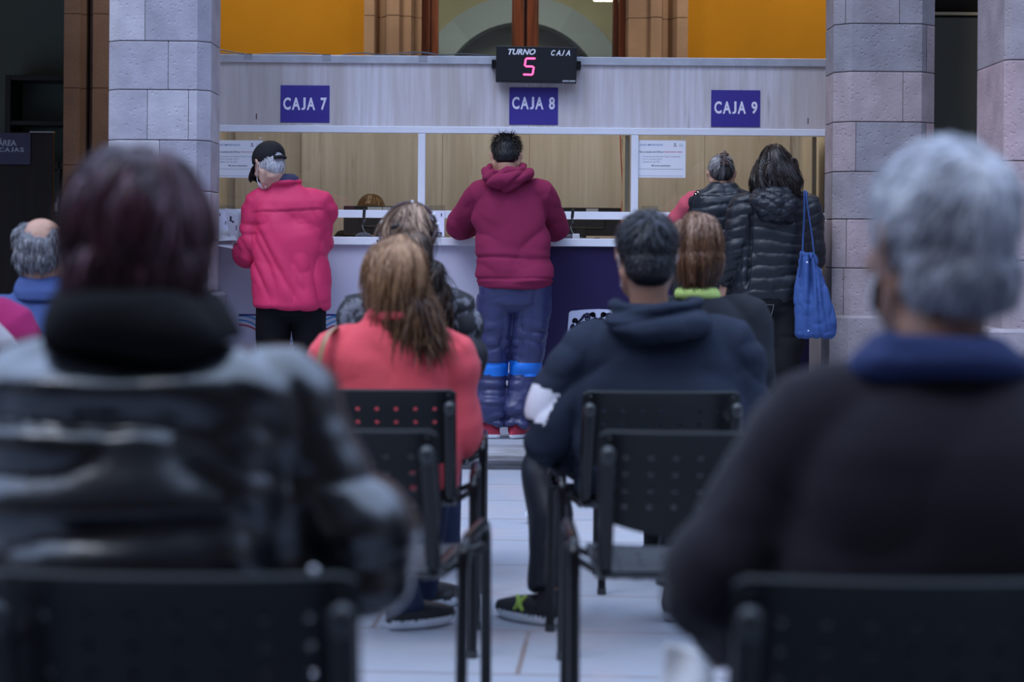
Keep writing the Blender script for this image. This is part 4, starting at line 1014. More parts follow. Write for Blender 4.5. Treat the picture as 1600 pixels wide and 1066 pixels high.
class Person:
    def __init__(s, root_loc, label, skin=SK_TAN, vox=.009):
        s.o = Vector(root_loc); s.root = empty('person', s.o, label, 'person'); s.skin = skin; s.vox = vox
    def mb(s): return MB(s.o)
    def body(s, H, NB, SL, SR, EL, ER, WL, WR, PV, KL, KR, AL, AR, hands=None, hw=.15, thick_=1.0, no_hand=()):
        s.H, s.NB, s.SL, s.SR, s.EL, s.ER, s.WL, s.WR, s.PV, s.KL, s.KR, s.AL, s.AR = H, *[Vector(q) for q in (NB, SL, SR, EL, ER, WL, WR, PV, KL, KR, AL, AR)]
        m = s.mb(); add_head(m, H)
        nb = s.NB
        m.tube([H(0, -.028, .0), H(0, -.022, -.06), nb + Vector((0, .0, .01)), nb + (s.PV - nb).normalized() * .07], [.050 * H.sc, .052 * H.sc, .054 * H.sc, .056], n=20)
        ax = (s.PV - nb)
        yaw = math.atan2((s.SR - s.SL).y, (s.SR - s.SL).x)
        secs = []
        for t, w, d in ((.05, .05, .045), (.14, hw * .75, .07), (.22, hw, .095), (.5, hw * .92, .09), (.75, hw * .85, .09), (1.0, hw, .10), (1.12, hw * .8, .08)):
            secs.append((nb + ax * t, w, d, yaw))
        m.sect(secs)
        for S_, E_, W_ in ((s.SL, s.EL, s.WL), (s.SR, s.ER, s.WR)):
            i_ = nb.lerp(S_, .55); i_.z = min(i_.z, S_.z + .01)
            m.tube([i_, S_ - Vector((0, 0, .012)), S_.lerp(E_, .5), E_, E_.lerp(W_, .35), W_], [.036, .040, .043, .036, .036, .025], n=14)
        hands = hands or {}
        for key, W_, E_, sgn in (('L', s.WL, s.EL, 1), ('R', s.WR, s.ER, -1)):
            if key in no_hand: continue
            d, back, th, curl, grip = hands.get(key, (None, (0, 0, 1), (sgn, 0, 0), .4, 0))
            d = Vector(d) if d else (W_ - E_)
            add_hand(m, W_, d, back, th, curl, 1.0, grip)
        for sg, K, A in ((-1, s.KL, s.AL), (1, s.KR, s.AR)):
            hp = s.PV + Vector((math.cos(yaw), math.sin(yaw), 0)) * .075 * sg
            m.tube([hp, hp.lerp(K, .5), K, K.lerp(A, .35), A], [.075, .066, .048, .048, .032], n=14)
            m.tube([A, A + Vector((0, .02, -.05))], [.032, .034], n=12)
        s.b = m.organic('body', [s.skin, M_eye, M_iris], s.root, s.vox, 2, extra=eyes(H, s.o))
        s.yaw = yaw
        return s
    def arms(s, m, r=(.072, .068, .056, .050, .042), wrist_back=.02, sides='LR', start=.35, drop=.035):
        for key, S_, E_, W_ in (('L', s.SL, s.EL, s.WL), ('R', s.SR, s.ER, s.WR)):
            if key not in sides: continue
            i_ = s.NB.lerp(S_, start); i_.z = min(i_.z - drop, S_.z + .02)
            We = W_ - (W_ - E_).normalized() * wrist_back
            m.tube([i_, S_, S_.lerp(E_, .5), E_, E_.lerp(We, .5), We], [r[0] * .8, r[0], r[1], r[2], r[3], r[4]], n=18, sub=3)
    def top(s, name, mats, secs, r=(.072, .068, .056, .050, .042), vox=.010, smooth=4, disp=None, pick=None, sides='LR', more=None, wrist_back=.02, start=.35, drop=.035):
        m = s.mb(); m.sect(secs, n=36)
        if sides: s.arms(m, r, wrist_back, sides, start, drop)
        if more: more(m)
        return m.organic(name, mats, s.root, vox, smooth, disp, pick)
    def legs(s, name, mats, r=(.098, .085, .068, .064, .060), vox=.011, smooth=4, disp=None, pick=None, hipw=.085, top_z=None, hem=.05, hip=(.16, .12)):
        m = s.mb(); u = Vector((math.cos(s.yaw), math.sin(s.yaw), 0))
        tz = top_z or s.PV.z + .06; c = s.PV
        m.sect([((c.x, c.y, tz), hip[0] * .95, hip[1] * .95, s.yaw), ((c.x, c.y, c.z + .05), hip[0], hip[1], s.yaw), ((c.x, c.y, c.z - .04), hip[0] * .95, hip[1] * .95, s.yaw), ((c.x, c.y, c.z - .09), hip[0] * .6, hip[1] * .6, s.yaw)])
        for sg, K, A in ((-1, s.KL, s.AL), (1, s.KR, s.AR)):
            hp = c + u * hipw * sg; e_ = A + (A - K).normalized() * hem
            m.tube([hp, hp.lerp(K, .5), K, K.lerp(e_, .5), e_], [r[0], r[1], r[2], r[3], r[4]], n=20, sub=3, dome=False)
        return m.organic(name, mats, s.root, vox, smooth, disp, pick)
    def shoes(s, upper, sole, dl=(-.15, 1, 0), dr=(.15, 1, 0), size=.28, vox=.007, h=.0, z0=0.0, name='shoe', sole_h=.028):
        out = []
        for A, d in ((s.AL, dl), (s.AR, dr)):
            d = U3(d); z = z0; sd = Vector((d.y, -d.x, 0)); yaw = math.atan2(d.y, d.x) - PI / 2
            base = Vector((A.x, A.y, z)) - d * .06
            m = s.mb()
            def P(t): return base + d * t * size
            for t0, t1, w0, w1, hh in ((0, 0, 0, 0, 0),): pass
            rings = []
            for zz, k in ((.002, .95), (.02, 1.02), (.032, 1.0), (.045, .93)):
                r_ = []
                for i in range(28):
                    a = 2 * PI * i / 28; t = .5 - .5 * math.cos(a); wd = .047 * (math.sin(min(PI, max(0.0, t) * PI)) ** .55) * (1 + .12 * math.sin((t - .3) * 3))
                    r_.append(P(t * 1.0 * k + (1 - k) * .5) + sd * wd * k * (1 if a < PI else -1) + Vector((0, 0, zz + .010 * max(0, t - .8) / .2)))
                rings.append(r_)
            m.loft(rings)
            m.tube([P(.16) + Vector((0, 0, .05)), P(.4) + Vector((0, 0, .055)), P(.68) + Vector((0, 0, .042)), P(.87) + Vector((0, 0, .036))], [.038, .044, .040, .030], n=16, flat=.8, up=(0, 0, 1))
            m.tube([P(.20) + Vector((0, 0, .05)), P(.22) + Vector((0, 0, .10))], [.042, .036], n=16)
            def pk(c, z=z): return (c[:, 2] < z + sole_h)
            so = m.organic(name, [upper, sole], s.root, vox, 2, None, pk); out.append(so)
        return out

# ---- hair: a relaxed shell with ribbons of strands grown from it
def hair(P, name, shell, mats, vox=.007, n=2600, length=.05, seg=6, flow=None, lift=.5, grav=.0, wave=0.0, wfreq=30, width=.0016, region=None, tone=None, seed=1, shell_disp=None, smooth=3, off=.0, clump=0.0, rnd_dir=.15, lenfn=None, hug=.85):
    m = MB(P.o); shell(m)
    o = m.organic(name, mats, P.root, vox, smooth, shell_disp)
    me = o.data; nv = len(me.vertices); v = np.zeros(nv * 3); me.vertices.foreach_get('co', v); v = v.reshape(-1, 3)
    nn = np.zeros(nv * 3, 'f'); me.vertex_normals.foreach_get('vector', nn); nn = nn.reshape(-1, 3).astype(float)
    wv_ = v + np.array(P.o); rs = np.random.RandomState(seed)
    tf = tone or (lambda p, r: .5 + .35 * fbm(p * 18, seed) + .25 * (r - .5))
    cand = np.arange(nv) if region is None else np.nonzero(region(wv_))[0]
    S = rs.choice(cand, n) if n and len(cand) else np.array([], int)
    fv, ff, ft = [], [], []
    if len(S):
        p = wv_[S] + nn[S] * off + rs.normal(0, .002, (len(S), 3)); nrm = nn[S]
        d = flow(p, nrm) if flow is not None else np.tile([0, 0, -1.0], (len(S), 1))
        d = d - nrm * np.sum(d * nrm, 1)[:, None]; d /= np.linalg.norm(d, axis=1)[:, None] + 1e-6
        d = d + nrm * lift * (rs.rand(len(S), 1) * .8 + .4) + rs.normal(0, rnd_dir, d.shape)
        d /= np.linalg.norm(d, axis=1)[:, None]
        ln = length * (.6 + .7 * rs.rand(len(S)))
        if lenfn is not None: ln = ln * lenfn(p)
        tn = np.clip(tf(p, rs.rand(len(S))), 0, 1); side = np.cross(d, nrm); side /= np.linalg.norm(side, axis=1)[:, None] + 1e-6
        ph = p.copy(); rows = []
        for k in range(seg + 1):
            t = k / seg; w = width * (1 - .75 * t ** 2)
            rows.append((p - side * w, p + side * w))
            if wave:
                q = ph * 14; wn_ = np.stack([vnoise(q + [0, 0, t * ln.mean() * wfreq], seed + 3), vnoise(q + [5, 0, t * ln.mean() * wfreq], seed + 4), vnoise(q + [9, 3, t * ln.mean() * wfreq], seed + 5) * .3], 1) * wave
            else: wn_ = 0
            step = d + wn_; step /= np.linalg.norm(step, axis=1)[:, None] + 1e-6
            p = p + step * (ln / seg)[:, None]
            if hug:
                rad_ = p - np.array(P.H.C); zz_ = rad_[:, 2:3].copy(); rad_[:, 2] *= .5; rad_ /= np.linalg.norm(rad_, axis=1)[:, None] + 1e-6
                out_ = np.maximum(0, np.sum(d * rad_, 1))[:, None] * np.clip((zz_ + .10) / .06, 0, 1)
                d = d - rad_ * out_ * hug
            d = d + np.array([0, 0, -grav / seg]); d /= np.linalg.norm(d, axis=1)[:, None]
        M_ = len(S); arr = np.stack([np.stack(r_, 1) for r_ in rows], 1).reshape(M_, (seg + 1) * 2, 3) - np.array(P.o)
        base = np.arange(M_)[:, None] * (seg + 1) * 2
        for k in range(seg):
            q = base + np.array([[2 * k, 2 * k + 1, 2 * k + 3, 2 * k + 2]]); ff.append(q); ft.append(tn)
        fv = arr.reshape(-1, 3); ff = np.concatenate(ff); ft = np.concatenate(ft)
    # shell faces keep their own tone; strands are appended to the same mesh
    nf = len(me.polygons); fc = np.zeros(nf * 3); me.polygons.foreach_get('center', fc); fc = fc.reshape(-1, 3) + np.array(P.o)
    st = np.clip(tf(fc, np.full(nf, .4)), 0, 1) * .85
    polys = [tuple(q.vertices) for q in me.polygons]
    nm = bpy.data.meshes.new(name)
    allv = np.concatenate([v, fv]) if len(S) else v
    if len(S): polys = polys + [tuple(int(i) + nv for i in q) for q in ff]
    nm.from_pydata(allv.tolist(), [], polys); nm.update()
    at = nm.attributes.new('tone', 'FLOAT', 'FACE'); at.data.foreach_set('value', np.concatenate([st, ft]).astype('f') if len(S) else st.astype('f'))
    for q in mats if isinstance(mats, (list, tuple)) else [mats]: nm.materials.append(q)
    nm.polygons.foreach_set('use_smooth', [True] * len(nm.polygons))
    o.data = nm; bpy.data.meshes.remove(me)
    return o
def hair_mat(name, dark, mid, light, rough=.42):
    return attr_mat(name, dark, light, rough, c3=mid, spec=.25)
def crown_flow(H, at=(0, -.05, .11)):
    """strands run away from the crown, over the skull"""
    c = np.array(H(*at))
    def f(p, n):
        d = p - c; d = d + 1e-5; return d / np.linalg.norm(d, axis=1)[:, None]
    return f
def down_flow(H, w=.8):
    c = np.array(H(0, -.02, .12))
    def f(p, n):
        d = p - c; d /= np.linalg.norm(d, axis=1)[:, None] + 1e-6; return d * (1 - w) + np.array([0, 0, -1.0]) * w
    return f
def streaks(H, k=9, lo=.15, hi=.85, seed=0, vert=2.5, extra=.3):
    """tone of hair in locks that run down from the crown"""
    def f(p, r):
        q = H.loc(p); az = np.arctan2(q[:, 0], -q[:, 1]); zz = q[:, 2]
        t = vnoise(np.stack([az * k, zz * vert * 10, q[:, 0] * 0], 1), seed) * .6 + vnoise(np.stack([az * k * 2.7, zz * vert * 14, q[:, 0] * 0 + 4], 1), seed + 7) * .4
        return lo + (hi - lo) * (.5 + .5 * t) + extra * (r - .5)
    return f

# ---- cloth folds
def wrinkle(amp, sc, seed=0, ridge=True, mask=None, warp=.6):
    sc = np.array(sc, float)
    amp = amp * 1.15 if ridge else amp
    def f(p, n):
        q = p * sc + warp * np.stack([vnoise(p * sc * .5 + 3, seed + 1), vnoise(p * sc * .5 + 9, seed + 2), vnoise(p * sc * .5 + 17, seed + 4)], 1)
        d = ridged(q, seed) if ridge else fbm(q, seed)
        d = d * amp
        return d * mask(p) if mask is not None else d
    return f
def addf(*fs): return lambda p, n: sum(f(p, n) for f in fs)
def near(c, r):
    c = np.array(c)
    return lambda p: np.exp(-np.sum((p - c) ** 2, 1) / (2 * r * r))
def rotx(ang, sc, amp, seed=0, mask=None, ridge=True):
    """folds that run along a direction turned by ang in the x-z plane (0 = level folds)"""
    ca, sa = math.cos(ang), math.sin(ang); g = wrinkle(amp, sc, seed, ridge)
    def f(p, n):
        q = p.copy(); q[:, 0] = p[:, 0] * ca + p[:, 2] * sa; q[:, 2] = -p[:, 0] * sa + p[:, 2] * ca
        d = g(q, n); return d * mask(p) if mask is not None else d
    return f
def S(Y, py, xl, xr, hd, ex=2.3, dy=0.0, yaw=0.0, hw_add=0.0):
    """torso section at the depth Y spanning image columns xl..xr on row py"""
    a, b = W(xl, py, Y), W(xr, py, Y); c = (a + b) / 2; return (Vector((c.x, Y + dy, c.z)), (b.x - a.x) / 2 + hw_add, hd, yaw, ex)
def collar(P, name, m, pts, r, h, t=.012, lean_=(0, 0, 0), vox=.007, disp=None, mats=None):
    """standing collar: a thick band around the neck; pts centre, r = (half width, half depth)"""
    c = Vector(pts); b = P.mb(); n = 32
    def ring(z, k): return [c + Vector((math.cos(2 * PI * i / n) * r[0] * k, math.sin(2 * PI * i / n) * r[1] * k, 0)) + Vector(lean_) * z / h + Vector((0, 0, z)) for i in range(n)]
    outer = [ring(0, 1.12), ring(h * .5, 1.05), ring(h * .92, 1.0), ring(h, .97)]
    inner = [ring(h, .97 - t / r[0] * .6), ring(h * .9, 1.0 - t / r[0]), ring(h * .4, 1.02 - t / r[0]), ring(0, 1.05 - t / r[0])]
    b.loft(outer + inner, cap=False)
    nn = n; tot = 8
    b.f += [((tot - 1) * nn + i, (tot - 1) * nn + (i + 1) % nn, (i + 1) % nn, i) for i in range(nn)]; b.mi += [0] * nn; b.tone += [.5] * nn
    if disp is None and vox is None: return b.build(name, mats or m, P.root, True)
    return b.organic(name, mats or [m], P.root, vox, 1, disp)

# ------------------------------------------------------------------ man in the red jacket and black cap, at the left window
M_red = cloth('red_jacket_nylon', (.62, .030, .115), rough=.62, spec=.3, var=.10, bump=.15)
M_navyfab = cloth('navy_lining', (.045, .045, .10), rough=.8)
M_blacktr = cloth('black_trousers', (.005, .005, .007), rough=.8, spec=.15)
M_blackshoe = mat('black_shoe', (.012, .012, .014), .4); M_soleb = mat('dark_sole', (.03, .03, .03), .7); M_solew = mat('white_sole', (.72, .74, .8), .55, var=.15, vscale=20)
Y0 = 10.93
P = Person((W(455, 500, Y0).x, Y0, STEP), 'person in a red jacket and black cap standing at the left window holding papers', SK_LIGHT, vox=.008)
H = Head(W(421, 259, 10.88), yaw=42, pitch=-28, sc=.98)
P.body(H, W(437, 290, Y0 - .02), W(403, 318, Y0), W(500, 318, Y0), W(391, 394, Y0 + .03), W(503, 372, Y0 + .05), W(374, 393, Y0 + .22), W(488, 374, Y0 + .30),
       W(455, 478, Y0), W(426, 570, Y0 + .02), W(485, 570, Y0 + .02), W(424, 662, Y0 - .02), W(490, 662, Y0), hw=.15,
       hands={'L': ((-.25, 1, .15), (-.6, -.3, .4), (.3, 0, 1), .55, .4)})
dj = addf(rotx(R(-62), (2.5, 3, 15), .011, 3, mask=lambda p: sstep(1.42, 1.30, p[:, 2]) * sstep(.80, .95, p[:, 2]) * .8 + .1), wrinkle(.005, (7, 7, 10), 8),
          rotx(R(-70), (2, 3, 9), .012, 13, mask=lambda p: sstep(1.40, 1.25, p[:, 2]) * sstep(W(420, 0, Y0).x, W(460, 0, Y0).x, p[:, 0])),
          wrinkle(.012, (6, 6, 16), 21, mask=near(P.EL, .10)), wrinkle(.010, (6, 6, 16), 22, mask=near(P.ER, .10)))
yoke = W(450, 330, Y0 - .12)
def yoke_step(p, n):
    z0 = yoke.z + .006 - (p[:, 0] - yoke.x) * -.055
    back = sstep(Y0 - .02, Y0 - .07, p[:, 1]) * sstep(W(398, 0, Y0).x, W(410, 0, Y0).x, p[:, 0]) * sstep(W(514, 0, Y0).x, W(500, 0, Y0).x, p[:, 0])
    return (.007 * sstep(z0 - .004, z0 + .004, p[:, 2]) * sstep(z0 + .16, z0 + .02, p[:, 2]) - .005 * np.exp(-((p[:, 2] - z0 + .003) / .004) ** 2)) * back
secs = [S(Y0, 481, 400, 509, .135), S(Y0, 478, 395, 512, .15), S(Y0, 440, 396, 511, .15), S(Y0, 400, 398, 511, .145), S(Y0, 360, 398, 512, .14), S(Y0, 335, 396, 512, .13), S(Y0, 315, 397, 506, .115), S(Y0, 301, 408, 492, .095), S(Y0, 292, 418, 474, .075, dy=-.01), S(Y0, 284, 422, 466, .06, dy=-.02)]
def redmore(m):
    c = W(443, 290, Y0 - .02)
    m.tube([W(418, 287, Y0 - .03), W(430, 286, Y0 - .085), W(452, 284, Y0 - .09), W(470, 283, Y0 - .03)], [.012, .014, .014, .012], sub=4, n=10)
P.top('jacket', [M_red], secs, r=(.078, .074, .066, .058, .040), vox=.0078, smooth=2, disp=addf(dj, yoke_step), more=redmore, wrist_back=.0)
cb = P.mb()
cb.sect([(W(444, 287, Y0 - .035), .078, .062, 0, 2.2), (W(443, 279, Y0 - .03), .076, .066, 0, 2.2), (W(441, 272, Y0 - .03), .066, .062, 0, 2.2)])
cb.organic('collar', [M_navyfab], P.root, .006, 1, wrinkle(.005, (5, 5, 26), 4))
P.legs('trousers', [M_blacktr], r=(.096, .090, .078, .070, .068), hip=(.185, .13), hipw=.095, disp=wrinkle(.006, (6, 6, 8), 5))
P.shoes(M_blackshoe, M_soleb, (-.3, 1, 0), (.2, 1, 0), z0=STEP)
hm = hair_mat('hair_white_grey', (.20, .19, .20), (.42, .41, .44), (.75, .74, .80))
def sh(m): H.ball(m, (0, -.022, .020), (.077, .090, .082)); H.ball(m, (0, -.055, -.030), (.055, .045, .045))
hair(P, 'hair', sh, hm, n=1500, length=.028, flow=crown_flow(H), lift=.25, grav=.3, width=.0014, region=lambda p: (H.loc(p)[:, 2] < .015) & (H.loc(p)[:, 1] < .03), tone=lambda p, r: r * .7 + .25, seed=4, rnd_dir=.08)
cp = P.mb(); H.ball(cp, (0, -.014, .046), (.089, .108, .090), n=30, m=20)
M_capf = cloth('black_cap_cotton', (.011, .011, .014), rough=.8, bump=.2)
def capcut(p, n):
    q = H.loc(p); d = np.zeros_like(p); return d
c_o = cp.organic('cap', [M_capf], P.root, .007, 1)
bm = bmesh.new(); bm.from_mesh(c_o.data)
dl = []
for f in bm.faces:
    q = H.loc([tuple(f.calc_center_median() + P.o)])[0]
    low = q[2] < .018 + .36 * q[1]
    hole = q[1] < -.05 and abs(q[0]) < .027 and .002 < q[2] < .002 + .026 * math.sqrt(max(0, 1 - (q[0] / .027) ** 2))
    if low or hole: dl.append(f)
bmesh.ops.delete(bm, geom=dl, context='FACES'); bmesh.ops.recalc_face_normals(bm, faces=bm.faces[:])
bmesh.ops.solidify(bm, geom=bm.faces[:], thickness=.004); bm.to_mesh(c_o.data); bm.free(); c_o.data.polygons.foreach_set('use_smooth', [True] * len(c_o.data.polygons))
br = P.mb()
rows = []
for i in range(9):
    t = i / 8; yy = .070 + .105 * t; w = .072 * math.sqrt(max(0.02, 1 - (t * .96) ** 2.6))
    rows.append([H(w * u, yy - .020 * abs(u) ** 2 * (1 - t), .040 - .035 * t - .016 * u * u) for u in np.linspace(-1, 1, 13)] + [H(w * u, yy - .020 * abs(u) ** 2 * (1 - t), .036 - .035 * t - .016 * u * u) for u in np.linspace(1, -1, 13)])
br.loft(rows); br.build('cap_brim', M_capf, c_o, True)
st_ = P.mb(); st_.tube([H(-.034, -.110, -.010), H(0, -.122, -.012), H(.034, -.110, -.010)], .010, n=8, sub=4); st_.build('cap_strap', M_capf, c_o, True)
def glasses(P, H, m, name='glasses', w=.032, up=0.0, fwd=0.0, lens=None):
    g = P.mb()
    for s_ in (-1, 1):
        pts = [H(s_ * .034 + w * .85 * math.cos(a), .104 + fwd - .25 * abs(s_ * .034 + w * .85 * math.cos(a)) ** 1.3, .006 + up + w * .62 * math.sin(a)) for a in np.linspace(0, 2 * PI, 17)]
        g.tube(pts, .0022, n=6); g.tube([H(s_ * .062, .096 + fwd, .012 + up), H(s_ * .080, .06 + fwd, .014 + up), H(s_ * .083, .0 + fwd * .3, .014 + up * .6), H(s_ * .080, -.02, -.004 + up * .6)], .0020, n=6, sub=3)
    g.tube([H(-.007, .106 + fwd, .012 + up), H(.007, .106 + fwd, .012 + up)], .0022, n=6)
    o = g.build(name, m, P.root, True)
    if lens:
        l = P.mb()
        for s_ in (-1, 1):
            pts = [H(s_ * .034 + w * .82 * math.cos(a), .103 + fwd - .25 * abs(s_ * .034 + w * .85 * math.cos(a)) ** 1.3, .006 + up + w * .60 * math.sin(a)) for a in np.linspace(0, 2 * PI, 17)[:-1]]
            l.add(pts, [tuple(range(16))])
        l.build('lens', lens, o)
    return o
glasses(P, H, M_blackpl)
def mask_(P, H, m):
    k = P.mb(); rows = []
    for z, hw_, y in ((-.030, .050, .100), (-.045, .058, .104), (-.070, .058, .108), (-.095, .046, .100), (-.112, .028, .086)):
        rows.append([H(hw_ * u * 1.12, y + .012 - .060 * u * u, z) for u in np.linspace(-1, 1, 11)] + [H(hw_ * u * 1.12, y + .009 - .060 * u * u, z) for u in np.linspace(1, -1, 11)])
    k.loft(rows); o = k.build('face_mask', m, P.root, True)
    for s_ in (-1, 1):
        q = P.mb(); q.tube([H(s_ * .060, .056, -.040), H(s_ * .078, .02, -.018), H(s_ * .086, -.012, .012), H(s_ * .082, -.020, -.012), H(s_ * .070, .02, -.06), H(s_ * .050, .056, -.092)], .0012, n=5, sub=3); q.build('ear_loop', m, o, True)
mask_(P, H, mat('white_mask', (.78, .8, .86), .7))
# papers held in his left hand and lying on the counter end
def sheet(name, quad, m, lab, cat='paper', fold=.0, parent=None, n=8, group=None):
    a, b, c, d = [Vector(q) for q in quad]; o_ = (a + b + c + d) / 4; o_.z = min(q.z for q in (a, b, c, d))
    mb = MB(o_); vs = []
    nrm = (b - a).cross(d - a).normalized()
    for i in range(n + 1):
        for j in range(n + 1):
            u, v = i / n, j / n; p = a.lerp(b, u).lerp(d.lerp(c, u), v); vs.append(p + nrm * fold * math.sin(u * 3.3 + v * 1.7))
    fs = [(i * (n + 1) + j, (i + 1) * (n + 1) + j, (i + 1) * (n + 1) + j + 1, i * (n + 1) + j + 1) for i in range(n) for j in range(n)]
    me = bpy.data.meshes.new(name); me.from_pydata([tuple(v - o_) for v in vs], [], fs); bm = bmesh.new(); bm.from_mesh(me)
    bmesh.ops.solidify(bm, geom=bm.faces[:], thickness=.0012); bmesh.ops.recalc_face_normals(bm, faces=bm.faces[:]); bm.to_mesh(me); bm.free()
    o = link_mesh(name, me, m, parent, True)
    if parent is None: o.location = o_; tag(o, lab, cat, group)
    return o, o_
YH = Y0 + .22
s1, so1 = sheet('document', [W(352, 325, YH + .02), W(373, 330, YH + .06), W(371, 384, YH + .03), W(362, 381, YH - .02)], mat('grey_printed_paper', (.60, .60, .66), .6), 'printed leaflet held upright by the man in the black cap', fold=.008)
ink = MB(so1)
for (a, b) in (((359, 338), (362, 346)), ((361, 345), (365, 347)), ((363, 346), (365.5, 348.5)), ((368.5, 352), (369.8, 360))):
    p, q = W(a[0], a[1], YH - .022), W(b[0], b[1], YH - .022); ink.box((p.x, p.y, q.z), (q.x, p.y + .0008, p.z))
ink.build('print', M_ink, s1)
sheet('document', [W(371, 331, YH + .07), W(380, 332, YH + .09), W(378, 380, YH + .08), W(371, 376, YH + .06)], mat('grey_printed_paper2', (.50, .51, .55), .6), 'narrow folded grey sheet behind the printed leaflet beside the red sleeve', fold=.003)
sheet('document', [W(336, 357, YC + .10), W(361, 358, YC + .06), W(372, 378, YC - .16), W(336, 375, YC - .22)], M_paper, 'crumpled white paper on the counter end by the left pillar', fold=.006)
sheet('document', [W(343, 370, YC - .02), W(368, 370, YC - .02), W(364, 390, YC - .20), W(338, 383, YC - .22)], M_paper, 'white sheet overhanging the counter edge under the crumpled paper', fold=.003)

# ------------------------------------------------------------------ man in the maroon hoodie, at the middle window
M_maroon = cloth('maroon_fleece', (.235, .022, .070), rough=.9, spec=.15, var=.10, bump=.3)
M_navy = cloth('navy_track_nylon', (.030, .034, .105), rough=.42, spec=.5, var=.12, bump=.12, sheen=0)
M_bband = cloth('bright_blue_band', (.010, .16, .62), rough=.5, spec=.4, bump=.1, sheen=0)
Y0 = 10.95
P = Person((W(803, 500, Y0).x, Y0, STEP), 'person in a maroon hoodie and navy track trousers leaning on the middle window counter', SK_TAN, vox=.008)
H = Head(W(791, 247, Y0 + .03), yaw=-3, pitch=-32, sc=.98)
P.body(H, W(793, 276, Y0 - .02), W(750, 303, Y0), W(846, 303, Y0), W(714, 354, Y0 + .20), W(871, 357, Y0 + .20), W(752, 354, Y0 + .42), W(840, 357, Y0 + .42),
       W(803, 462, Y0), W(768, 575, Y0 + .04), W(822, 575, Y0 + .04), W(767, 660, Y0), W(806, 662, Y0), hw=.14)
# (the elbows rest on the counter edge, forearms turned inwards)
zt = lambda py: W(800, py, Y0).z
dh = addf(wrinkle(.014, (3.5, 4, 15), 31, mask=lambda p: sstep(zt(375), zt(425), p[:, 2]) * sstep(zt(447), zt(438), p[:, 2])),
          rotx(R(25), (3, 3, 12), .012, 32, mask=lambda p: sstep(zt(330), zt(400), p[:, 2]) * sstep(zt(445), zt(438), p[:, 2]) * sstep(W(790, 0, Y0).x, W(835, 0, Y0).x, p[:, 0])),
          rotx(R(-25), (3, 3, 10), .008, 33, mask=lambda p: sstep(zt(320), zt(370), p[:, 2]) * sstep(W(800, 0, Y0).x, W(755, 0, Y0).x, p[:, 0])),
          wrinkle(.012, (8, 8, 12), 34, mask=near(W(850, 345, Y0), .07)), wrinkle(.012, (8, 8, 12), 35, mask=near(W(744, 345, Y0), .07)), wrinkle(.004, (8, 8, 8), 36))
def hemline(p, n): return -.010 * np.exp(-((p[:, 2] - zt(435)) / .006) ** 2) * (np.abs(p[:, 1] - Y0) < .3)
secs = [S(Y0, 450.5, 750, 859, .150), S(Y0, 447, 748, 861, .158), S(Y0, 437, 748, 861, .155), S(Y0, 430, 746, 863, .15), S(Y0, 405, 747, 858, .145), S(Y0, 370, 744, 854, .14), S(Y0, 340, 741, 852, .135), S(Y0, 318, 741, 852, .125), S(Y0, 303, 745, 849, .11), S(Y0, 289, 757, 832, .09), S(Y0, 278, 768, 817, .075, dy=-.01), S(Y0, 268, 772, 813, .06, dy=-.01)]
P.top('hoodie', [M_maroon], secs, r=(.078, .074, .064, .060, .050), vox=.0078, smooth=2, disp=addf(dh, hemline), wrist_back=-.03, drop=.05)
# hood lying on the shoulders: rolled rim and the pouch hanging to a point
hd = P.mb(); yb = Y0 - .12
def hp(px, py, dy=0.0): return W(px, py, yb + dy)
hd.tube([hp(762, 268, .12), hp(758, 273, .04), hp(770, 284, -.01), hp(790, 281, -.035), hp(808, 276, -.03), hp(825, 272, .04), hp(820, 266, .12)], [.020, .024, .026, .024, .024, .024, .020], sub=4, n=14)
hd.tube([hp(768, 263, .16), hp(765, 269, .06), hp(790, 270, .01), hp(818, 268, .06), hp(815, 262, .16)], [.018, .020, .020, .020, .018], sub=4, n=14)
hd.sect([(hp(790, 299, .03), .010, .012, 0, 2), (hp(789, 294, .0), .038, .030, 0, 2), (hp(790, 286, .0), .075, .038, 0, 2), (hp(792, 278, .02), .105, .045, 0, 2), (hp(793, 270, .06), .095, .06, 0, 2)], n=30)
hd.organic('hood', [M_maroon], P.root, .0065, 2, addf(rotx(R(40), (4, 4, 22), .010, 41), wrinkle(.005, (12, 12, 20), 42)))
def dtr(p, n):
    low = sstep(zt(600), zt(640), p[:, 2]); d = (low * .013 + .0045) * (ridged(p * [7, 7, 16] + .8 * np.stack([vnoise(p * 5, 1), vnoise(p * 5, 2), vnoise(p * 5, 3)], 1), 51))
    d += .006 * sstep(zt(470), zt(520), p[:, 2]) * (ridged(p * [9, 9, 22], 57))
    d += .010 * low * (ridged(p * [16, 16, 30], 52)) * .5; return d + .006 * ridged(p * [12, 4, 3.2], 53) * (1 - low)
xm = W(794, 580, Y0).x
def band(c):
    left = c[:, 0] < xm; za, zb_ = np.where(left, zt(567.5), zt(564)), np.where(left, zt(588), zt(585)) ; sl = (c[:, 0] - xm) * -.06
    return (c[:, 2] < za + sl) & (c[:, 2] > zb_ + sl)
P.legs('track_trousers', [M_navy, M_bband], r=(.108, .100, .086, .078, .074), hip=(.200, .135), hipw=.098, disp=dtr, pick=band, smooth=2, vox=.0085, hem=.012)
sm = [mat('crimson_shoe', (.42, .02, .05), .5), M_solew]
P.shoes(sm[0], sm[1], (-.85, .45, 0), (.5, .8, 0), z0=STEP, size=.27, sole_h=.026)
hm = hair_mat('hair_black', (.006, .006, .007), (.014, .013, .014), (.05, .05, .055), .38)
def sh(m): H.ball(m, (0, -.020, .040), (.080, .090, .086)); H.ball(m, (0, -.055, -.018), (.068, .052, .062)); H.ball(m, (0, .04, .075), (.06, .045, .045))
